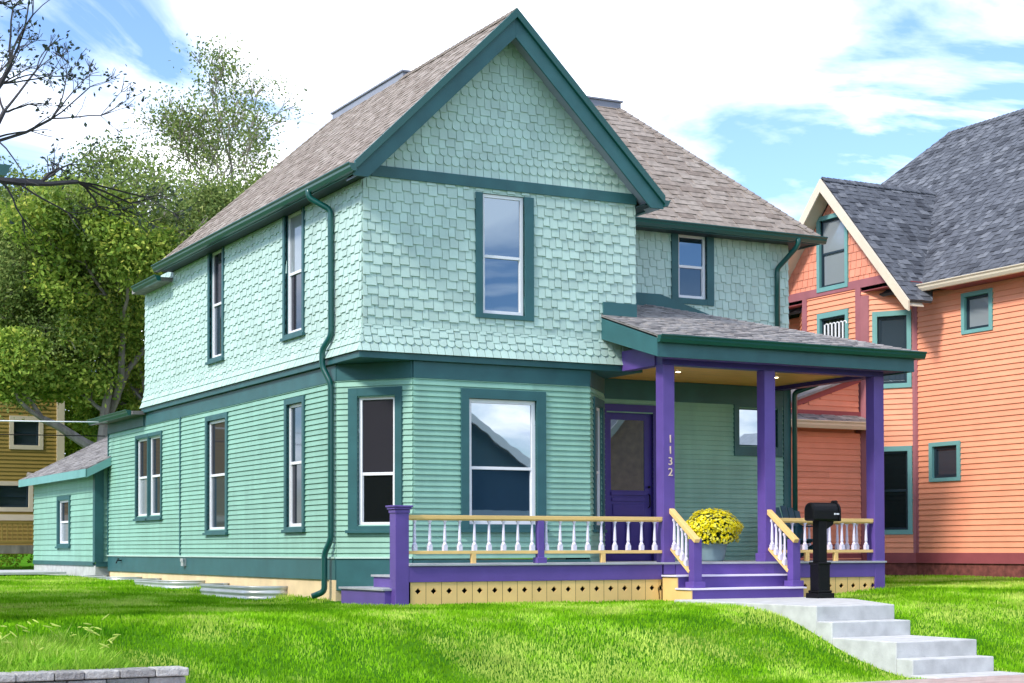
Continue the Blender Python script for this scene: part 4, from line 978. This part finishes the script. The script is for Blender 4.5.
for (x,y,z,a,b_,c) in blob(2600, mc, .445, .31, (.93,1.03), -.72, 6):
    if c < -.1 and rs.random() < min(.85, -c*1.1): continue
    d_ = (Vector((a,b_,c+.35))).normalized(); t1 = d_.orthogonal().normalized(); t2 = d_.cross(t1); r0 = rs.uniform(.017,.027); p = Vector((x,y,z)); ro = rs.uniform(0,1)
    ring = [p+(t1*cos(ro+q*math.pi/4)+t2*sin(ro+q*math.pi/4))*r0*(1 if q % 2 else .72)+d_*(.004 if q % 2 else .0) for q in range(8)]
    mb.add([p-d_*.006]+ring, [(0, q+1, (q+1) % 8+1) for q in range(8)])
fl = mb.build('flowers', M['petal'], P_, recalc=False); fl['kind'] = 'stuff'

# ================================================================== MAILBOX
bx, by, bz = 6.20, -2.42, .02
B = empty('mailbox', (bx,by,bz), 'black post-mounted mailbox beside the front porch steps', 'mailbox')
mb = MB(); mb.box(bx-.075,bx+.075,by-.075,by+.075,bz,bz+1.12); mb.build('post', M['black'], B, bevel=.01)
mb = MB(); mb.box(bx-.105,bx+.105,by-.105,by+.105,bz+.06,bz+.50); mb.box(bx-.15,bx+.15,by-.15,by+.15,bz-.05,bz+.05); mb.box(bx-.125,bx+.125,by-.125,by+.125,bz+.05,bz+.09); mb.box(bx-.118,bx+.118,by-.118,by+.118,bz+.46,bz+.50); mb.build('base_sleeve', M['black'], B, bevel=.012)
prof = [(.12*cos(a), .15+.12*sin(a)) for a in [math.pi*i/14 for i in range(15)]]+[(-.12,0),(.12,0)]
x0, x1 = bx-.20, bx+.27
mb = MB(); mb.prism([(x0, by+a, bz+1.10+b_) for a, b_ in prof], (x1-x0,0,0)); bxo = mb.build('box', M['black'], B, bevel=.03)
mb = MB(); mb.prism([(x1-.01, by+a*1.09, bz+1.10-.005+b_*1.05) for a, b_ in prof], (.035,0,0)); mb.tube([(x1+.0,by-.045,bz+1.37),(x1+.0,by+.045,bz+1.37)],.035,10); mb.build('door', M['black'], bxo, bevel=.008)
mb = MB(); mb.prism([(bx+.075,by-.03,bz+1.10),(bx+.24,by-.03,bz+1.10),(bx+.22,by-.03,bz+1.04),(bx+.12,by-.03,bz+.985),(bx+.075,by-.03,bz+.98)], (0,.06,0)); mb.build('bracket', M['black'], B, bevel=.006)
mb = MB(); mb.box(x1-.10,x1-.075,by-.125,by-.1205,bz+1.19,bz+1.215); mb.box(x1-.06,x1-.01,by-.125,by-.1205,bz+1.192,bz+1.212); mb.build('marking', M['white'], bxo)

# ================================================================== ADIRONDACK CHAIRS
def adirondack(x, y, label, first=None):
    A = empty('adirondack_chair', (x,y,.52), label, 'chair')
    if first:
        for ch in first.children: c = ch.copy(); COL.objects.link(c); c.parent = A
        return A
    z = .52
    for i in range(5):
        a = (i-2)*.125; top = .92-.03*abs(i-2)**1.5; mb = MB()
        mb.bar((x+a*.9, y+.16, z+.28), (x+a*1.15, y+.42, z+top), .115, .018, up=(0,-1,0)); mb.build('back_slat', M['tealchair'], A, bevel=.006)
    mb = MB()
    for i in range(5): mb.box(x-.26,x+.26,y-.30+i*.1,y-.30+i*.1+.085,z+.34-i*.018,z+.36-i*.018)
    mb.build('seat', M['tealchair'], A)
    for s_ in (-1,1):
        mb = MB(); mb.box(x+s_*.33-.055,x+s_*.33+.055,y-.36,y+.32,z+.56,z+.58); mb.build('armrest', M['tealchair'], A, bevel=.006)
        mb = MB(); mb.box(x+s_*.29-.02,x+s_*.29+.02,y-.32,y-.23,z,z+.56); mb.build('leg', M['tealchair'], A)
        mb = MB(); mb.bar((x+s_*.27,y-.30,z+.30),(x+s_*.27,y+.50,z+.03), .03,.10); mb.build('leg', M['tealchair'], A)
    return A
c1 = adirondack(8.06, .50, 'dark teal slatted porch chair partly hidden by the second purple post')

# ================================================================== OVERHEAD WIRES
def wire(p0, p1, sag, r_, label, mat):
    a = Vector(p0); b_ = Vector(p1); P = [a.lerp(b_, i/24)-Vector((0,0,sag*4*(i/24)*(1-i/24))) for i in range(25)]
    tag(MB().tube(P, r_, 5).build('overhead_wire', mat, smooth=True), label, 'cable', 'service cables at the left')
wire((-30,27,4.2), (-.2,13.2,3.40), .12, .014, 'pale service cable running to the rear gutter, upper of two', M['white'])
wire((-30,27,3.95), (-.2,13.4,3.12), .10, .011, 'dark service cable below the pale one near the rear gutter', M['black'])

# ================================================================== TREES
def tree(name, label, base, segs, bark, leafm, nleaf, leaf, spread, depth=5, seed=1, r0=.22, crown=None, up=.25, split=(2,3), shrink=.72, len0=2.2, ang=.55, cat='tree', group=None, tone=(.0,1.), twig_r=.012, trunk_dir=(0,0,1), vines=0, zmin=None):
    """recursive limbs -> one tapered trunk/limb mesh; leaves clustered round the twig ends"""
    T = empty(name, base, label, cat, group); rs = random.Random(seed); mb = MB(); tips = []; mids = []
    def grow(p, d, L, r, k_):
        n = 4; P = [p]; R = [r]; q = p; dd = d.copy()
        for i in range(n):
            dd = (dd+Vector((rs.gauss(0,.13),rs.gauss(0,.13),rs.gauss(0,.09)+up*.12))).normalized(); q = q+dd*(L/n); P.append(q.copy()); R.append(max(twig_r, r*(1-.35*(i+1)/n)))
        mb.tube(P, R, 7 if r > .05 else (5 if r > .02 else 3), caps=False)
        if k_ <= 2: mids.extend(P[2:])
        if k_ == 0 or (zmin is not None and k_ < depth-1 and q.z < zmin-.4): tips.append((q, dd)); return
        m_ = rs.randint(*split)
        for j in range(m_):
            a = rs.uniform(0, 6.283); s = rs.uniform(.6,1.25)*ang; o = dd.orthogonal().normalized(); o = Matrix.Rotation(a, 3, dd) @ o
            nd = (dd*cos(s)+o*sin(s)); nd.z += up*.5; grow(q, nd.normalized(), L*shrink*rs.uniform(.8,1.2), R[-1]*rs.uniform(.62,.8), k_-1)
        if k_ >= 2 and rs.random() < .7:
            o = Matrix.Rotation(rs.uniform(0,6.28), 3, dd) @ dd.orthogonal().normalized(); grow(P[2], (dd*.4+o).normalized(), L*shrink*.9, R[2]*.5, k_-2)
    for sg in segs: grow(Vector(base)+Vector(sg[0]), Vector(sg[1]).normalized(), sg[2], sg[3], sg[4] if len(sg) > 4 else depth)
    mb.build('trunk', bark, T, recalc=False)
    if nleaf:
        r = np.random.default_rng(seed); pts = np.array([tuple(t_[0]) for t_ in tips]+[tuple(q) for q in mids]); pt = r.random(len(pts))
        ii = r.integers(0, len(pts), nleaf); c = pts[ii] + np.clip(r.normal(0, spread, (nleaf,3)), -1.6*spread, 1.6*spread)*np.array([1,1,.7])
        n_ = r.normal(size=(nleaf,3)); n_[:,2] += .6; n_ /= np.linalg.norm(n_,axis=1)[:,None]; t1 = np.cross(n_, r.normal(size=(nleaf,3))); t1 /= np.linalg.norm(t1,axis=1)[:,None]; t2 = np.cross(n_, t1)
        s = (r.uniform(.6,1.3,nleaf)*leaf)[:,None]
        if zmin is not None:
            kp = c[:,2] > zmin+r.normal(0,.35,nleaf); c, t1, t2, s, ii = c[kp], t1[kp], t2[kp], s[kp], ii[kp]; nleaf = len(c)
        V = np.stack([c-t1*s*.5, c-t2*s*.28, c+t1*s*.5, c+t2*s*.28], 1).reshape(-1,3); F = np.arange(nleaf*4).reshape(-1,4)
        tn = np.clip(tone[0]+(tone[1]-tone[0])*(.55*pt[ii]+.45*r.random(nleaf)), 0, 1)
        bulk('crown', V, F, tn, leafm, T, nv=4)
    return T
M['leafA'] = ramp2('yellow green leaf', (.07,.17,.025), (.37,.50,.08), c2=(.72,.68,.14), trans=.35, scale=.5)
M['leafB'] = ramp2('olive leaf', (.055,.11,.03), (.23,.31,.08), c2=(.46,.50,.17), trans=.3, scale=.4)
M['leafC'] = ramp2('bright green leaf', (.08,.18,.015), (.28,.42,.03), c2=(.50,.56,.06), trans=.4, scale=.6)
M['leafD'] = ramp2('dark leaf', (.02,.035,.03), (.05,.075,.05), c2=(.10,.12,.07), trans=.15, scale=.6)
z0 = .15
#TREES_BEGIN
tree('broad_tree', 'broad yellow-green leafy tree left of the green house, filling the left edge', (2.6,22.6,z0), [((0,0,0),(-.20,0,1),4.1,.26),((-.55,0,3.2),(-.8,.1,.75),1.7,.15),((-.5,0,3.4),(.1,-.1,1),1.7,.15)], M['bark'], M['leafA'], 176000, 0.133, .34, depth=5, seed=4, ang=.62, up=.16, shrink=.60, zmin=4.3)
tree('far_left_tree', 'yellow-green tree crown at the left edge above the ochre house', (-.6,25.5,z0), [((0,0,0),(-.05,0,1),4.4,.26),((0,0,4.0),(.5,0,.9),1.7,.14)], M['bark'], M['leafA'], 96000, 0.133, .36, depth=5, seed=14, ang=.55, up=.22, shrink=.56, zmin=4.5)
tree('tall_sparse_tree', 'tallest tree behind the roof, open crown with dark upper twigs', (9.5,26,z0), [((0,0,0),(-.02,0,1),6.4,.30),((-.2,.3,3.2),(-.5,0,1),3.8,.17),((.2,.3,3.0),(.35,0,1),3.4,.17),((0,0,4.5),(-.9,0,.8),2.4,.12)], M['bark'], M['leafB'], 52000, .105, .36, depth=6, seed=12, ang=.48, up=.26, twig_r=.014, shrink=.62)
tree('olive_tree', 'grey-green bushy tree between the broad tree and the tallest one', (4.6,24.3,z0), [((0,0,0),(-.05,0,1),5.0,.26),((.0,0,3.0),(-.6,0,1),3.2,.16),((.0,0,3.0),(.6,0,1),3.2,.16),((.0,0,4.2),(.1,-.6,1),2.6,.14)], M['bark'], M['leafB'], 190000, .105, .40, depth=6, seed=18, ang=.55, up=.2, twig_r=.014, shrink=.62)
tree('hedge_tree', 'dense dark green tree low behind the green wall, right of the broad tree', (4.6,27,z0), [((0,0,0),(-.1,0,1),2.2,.2),((.5,0,0),(.3,0,1),2.0,.2)], M['bark'], M['leafA'], 96000, 0.133, .38, depth=5, seed=19, ang=.6, up=.15, zmin=2.6)
tree('ridge_tree', 'green tree showing just above the left roof slope', (11.0,28.5,z0), [((0,0,0),(-.04,0,1),5.2,.28),((-.1,0,4.0),(-.7,0,1),3.4,.2),((-.1,0,4.2),(.5,0,1),3.4,.2),((-.1,0,4.6),(-.9,0,.7),2.2,.14)], M['bark'], M['leafB'], 130000, .105, .34, depth=6, seed=33, ang=.62, up=.16, twig_r=.014, shrink=.60)
tree('back_tree', 'distant green tree low behind the rear corner of the house, beside the ochre house', (6.2,38,z0), [((0,0,0),(-.1,0,1),2.4,.2),((-.8,0,0),(-.5,0,1),2.2,.16),((.5,0,0),(.3,0,1),2.2,.16)], M['bark'], M['leafC'], 70000, .15, .42, depth=5, seed=61, ang=.65, up=.08)
tree('lime_shrub_tree', 'small lime green tree above the shed roof beside the rear gutter', (3.0,21.8,z0), [((0,0,0),(.05,0,1),1.25,.10)], M['bark'], M['leafC'], 24000, .10, .20, depth=4, seed=31, ang=.7, up=.1)
tree('near_branching_tree', 'nearly bare dark-branched tree reaching in from the upper left corner', (-8.4,-6.9,-.5), [((0,0,0),(-.1,.1,1),4.8,.20,0),((-.05,.05,3.3),(.78,-.41,.50),2.0,.062),((-.15,.1,3.9),(.85,-.45,.32),1.85,.045),((-.2,.1,3.8),(.66,-.35,.85),2.0,.05)], M['darkbark'], M['leafD'], 1300, .045, .06, depth=4, seed=52, ang=.60, up=.08, twig_r=.0028, shrink=.47, split=(3,5))
#TREES_END

# ================================================================== CAMERA
f_, yaw, pt_, rl = 1696., rad(28), rad(1.3), rad(.12)
F0 = Vector((sin(yaw), cos(yaw), 0)); R0 = Vector((cos(yaw), -sin(yaw), 0)); U0 = Vector((0,0,1))
Fv = F0*cos(pt_)+U0*sin(pt_); U1 = -F0*sin(pt_)+U0*cos(pt_); Rv = R0*cos(rl)-U1*sin(rl); Uv = U1*cos(rl)+R0*sin(rl)
cam = bpy.data.cameras.new('camera'); co = bpy.data.objects.new('camera', cam); COL.objects.link(co)
mw = Matrix((Rv, Uv, -Fv)).transposed().to_4x4(); mw.translation = Vector((-9.399384,-22.18394,.72)); co.matrix_world = mw
cam.sensor_width = 36; cam.lens = f_/1024*36; cy = 549-f_*math.tan(pt_); cam.shift_y = (cy-341.5)/1024; cam.clip_end = 3000; cam.clip_start = .1
SC.camera = co

# ================================================================== LIGHT
sun = bpy.data.lights.new('sun', 'SUN'); so = bpy.data.objects.new('sun', sun); COL.objects.link(so)
EL = rad(42); AZ = rad(15); SD = Vector((cos(AZ)*cos(EL), sin(AZ)*cos(EL), -sin(EL)))       # direction light travels
so.rotation_euler = SD.to_track_quat('-Z', 'Y').to_euler(); sun.energy = 2.8; sun.angle = rad(9); sun.color = (1,.95,.86)
wd_ = bpy.data.worlds.new('World'); SC.world = wd_; wd_.use_nodes = True; nt = wd_.node_tree; N = nt.nodes; L = nt.links
bg = N['Background']; sky = N.new('ShaderNodeTexSky'); sky.sky_type = 'NISHITA'; sky.sun_disc = False; sky.sun_elevation = EL
az = math.atan2(-SD.x, -SD.y); sky.sun_rotation = az; sky.air_density = 1.0; sky.dust_density = .3; sky.ozone_density = 2.0
tc = N.new('ShaderNodeTexCoord'); sp = N.new('ShaderNodeSeparateXYZ'); L.new(tc.outputs['Generated'], sp.inputs[0])
zc = N.new('ShaderNodeMath'); zc.operation = 'MAXIMUM'; zc.inputs[1].default_value = .03; L.new(sp.outputs['Z'], zc.inputs[0])
za = N.new('ShaderNodeMath'); za.operation = 'ADD'; za.inputs[1].default_value = .18; L.new(zc.outputs[0], za.inputs[0])
dv = N.new('ShaderNodeVectorMath'); dv.operation = 'SCALE'; iv_ = N.new('ShaderNodeMath'); iv_.operation = 'DIVIDE'; iv_.inputs[0].default_value = 1; L.new(za.outputs[0], iv_.inputs[1])
L.new(tc.outputs['Generated'], dv.inputs[0]); L.new(iv_.outputs[0], dv.inputs['Scale'])
mp = N.new('ShaderNodeMapping'); mp.inputs['Location'].default_value = (13.7,9.6,0); mp.inputs['Rotation'].default_value = (0,0,rad(-40)); mp.inputs['Scale'].default_value = (1.2,1.6,1)
L.new(dv.outputs[0], mp.inputs[0])
cn = N.new('ShaderNodeTexNoise'); cn.inputs['Scale'].default_value = 1.0; cn.inputs['Detail'].default_value = 9; cn.inputs['Roughness'].default_value = .55; cn.inputs['Distortion'].default_value = 1.3; L.new(mp.outputs[0], cn.inputs[0])
cr = N.new('ShaderNodeValToRGB'); cr.color_ramp.elements[0].position = .43; cr.color_ramp.elements[1].position = .63; L.new(cn.outputs[0], cr.inputs[0])
cc = N.new('ShaderNodeMix'); cc.data_type = 'RGBA'; cc.inputs['A'].default_value = (0,0,0,1); cc.inputs['B'].default_value = (12.5,12.7,13.2,1); sm = N.new('ShaderNodeMix'); sm.data_type = 'RGBA'; sm.blend_type = 'MULTIPLY'; sm.inputs['Factor'].default_value = 1; sm.inputs['B'].default_value = (.98,1.10,1.32,1); L.new(sky.outputs[0], sm.inputs['A'])
L.new(cr.outputs[0], cc.inputs['Factor']); L.new(sm.outputs['Result'], cc.inputs['A'])
c2n = N.new('ShaderNodeTexNoise'); c2n.inputs['Scale'].default_value = 2.6; c2n.inputs['Detail'].default_value = 7; L.new(mp.outputs[0], c2n.inputs[0])
c2r = N.new('ShaderNodeValToRGB'); c2r.color_ramp.elements[0].position = .42; c2r.color_ramp.elements[1].position = .58
c2r.color_ramp.elements[0].color = (.60,.66,.76,1); c2r.color_ramp.elements[1].color = (1,1,1,1); L.new(c2n.outputs[0], c2r.inputs[0])
c2m = N.new('ShaderNodeMix'); c2m.data_type = 'RGBA'; c2m.blend_type = 'MULTIPLY'; c2m.inputs['Factor'].default_value = 1; c2m.inputs['B'].default_value = (12.5,12.7,13.2,1)
L.new(c2r.outputs[0], c2m.inputs['A']); L.new(c2m.outputs['Result'], cc.inputs['B']); L.new(cc.outputs['Result'], bg.inputs[0]); bg.inputs[1].default_value = .15
SC.view_settings.view_transform = 'Standard'; SC.view_settings.look = 'None'; SC.view_settings.exposure = 0.47; SC.view_settings.gamma = 1
SC.render.resolution_x = 1024; SC.render.resolution_y = 683
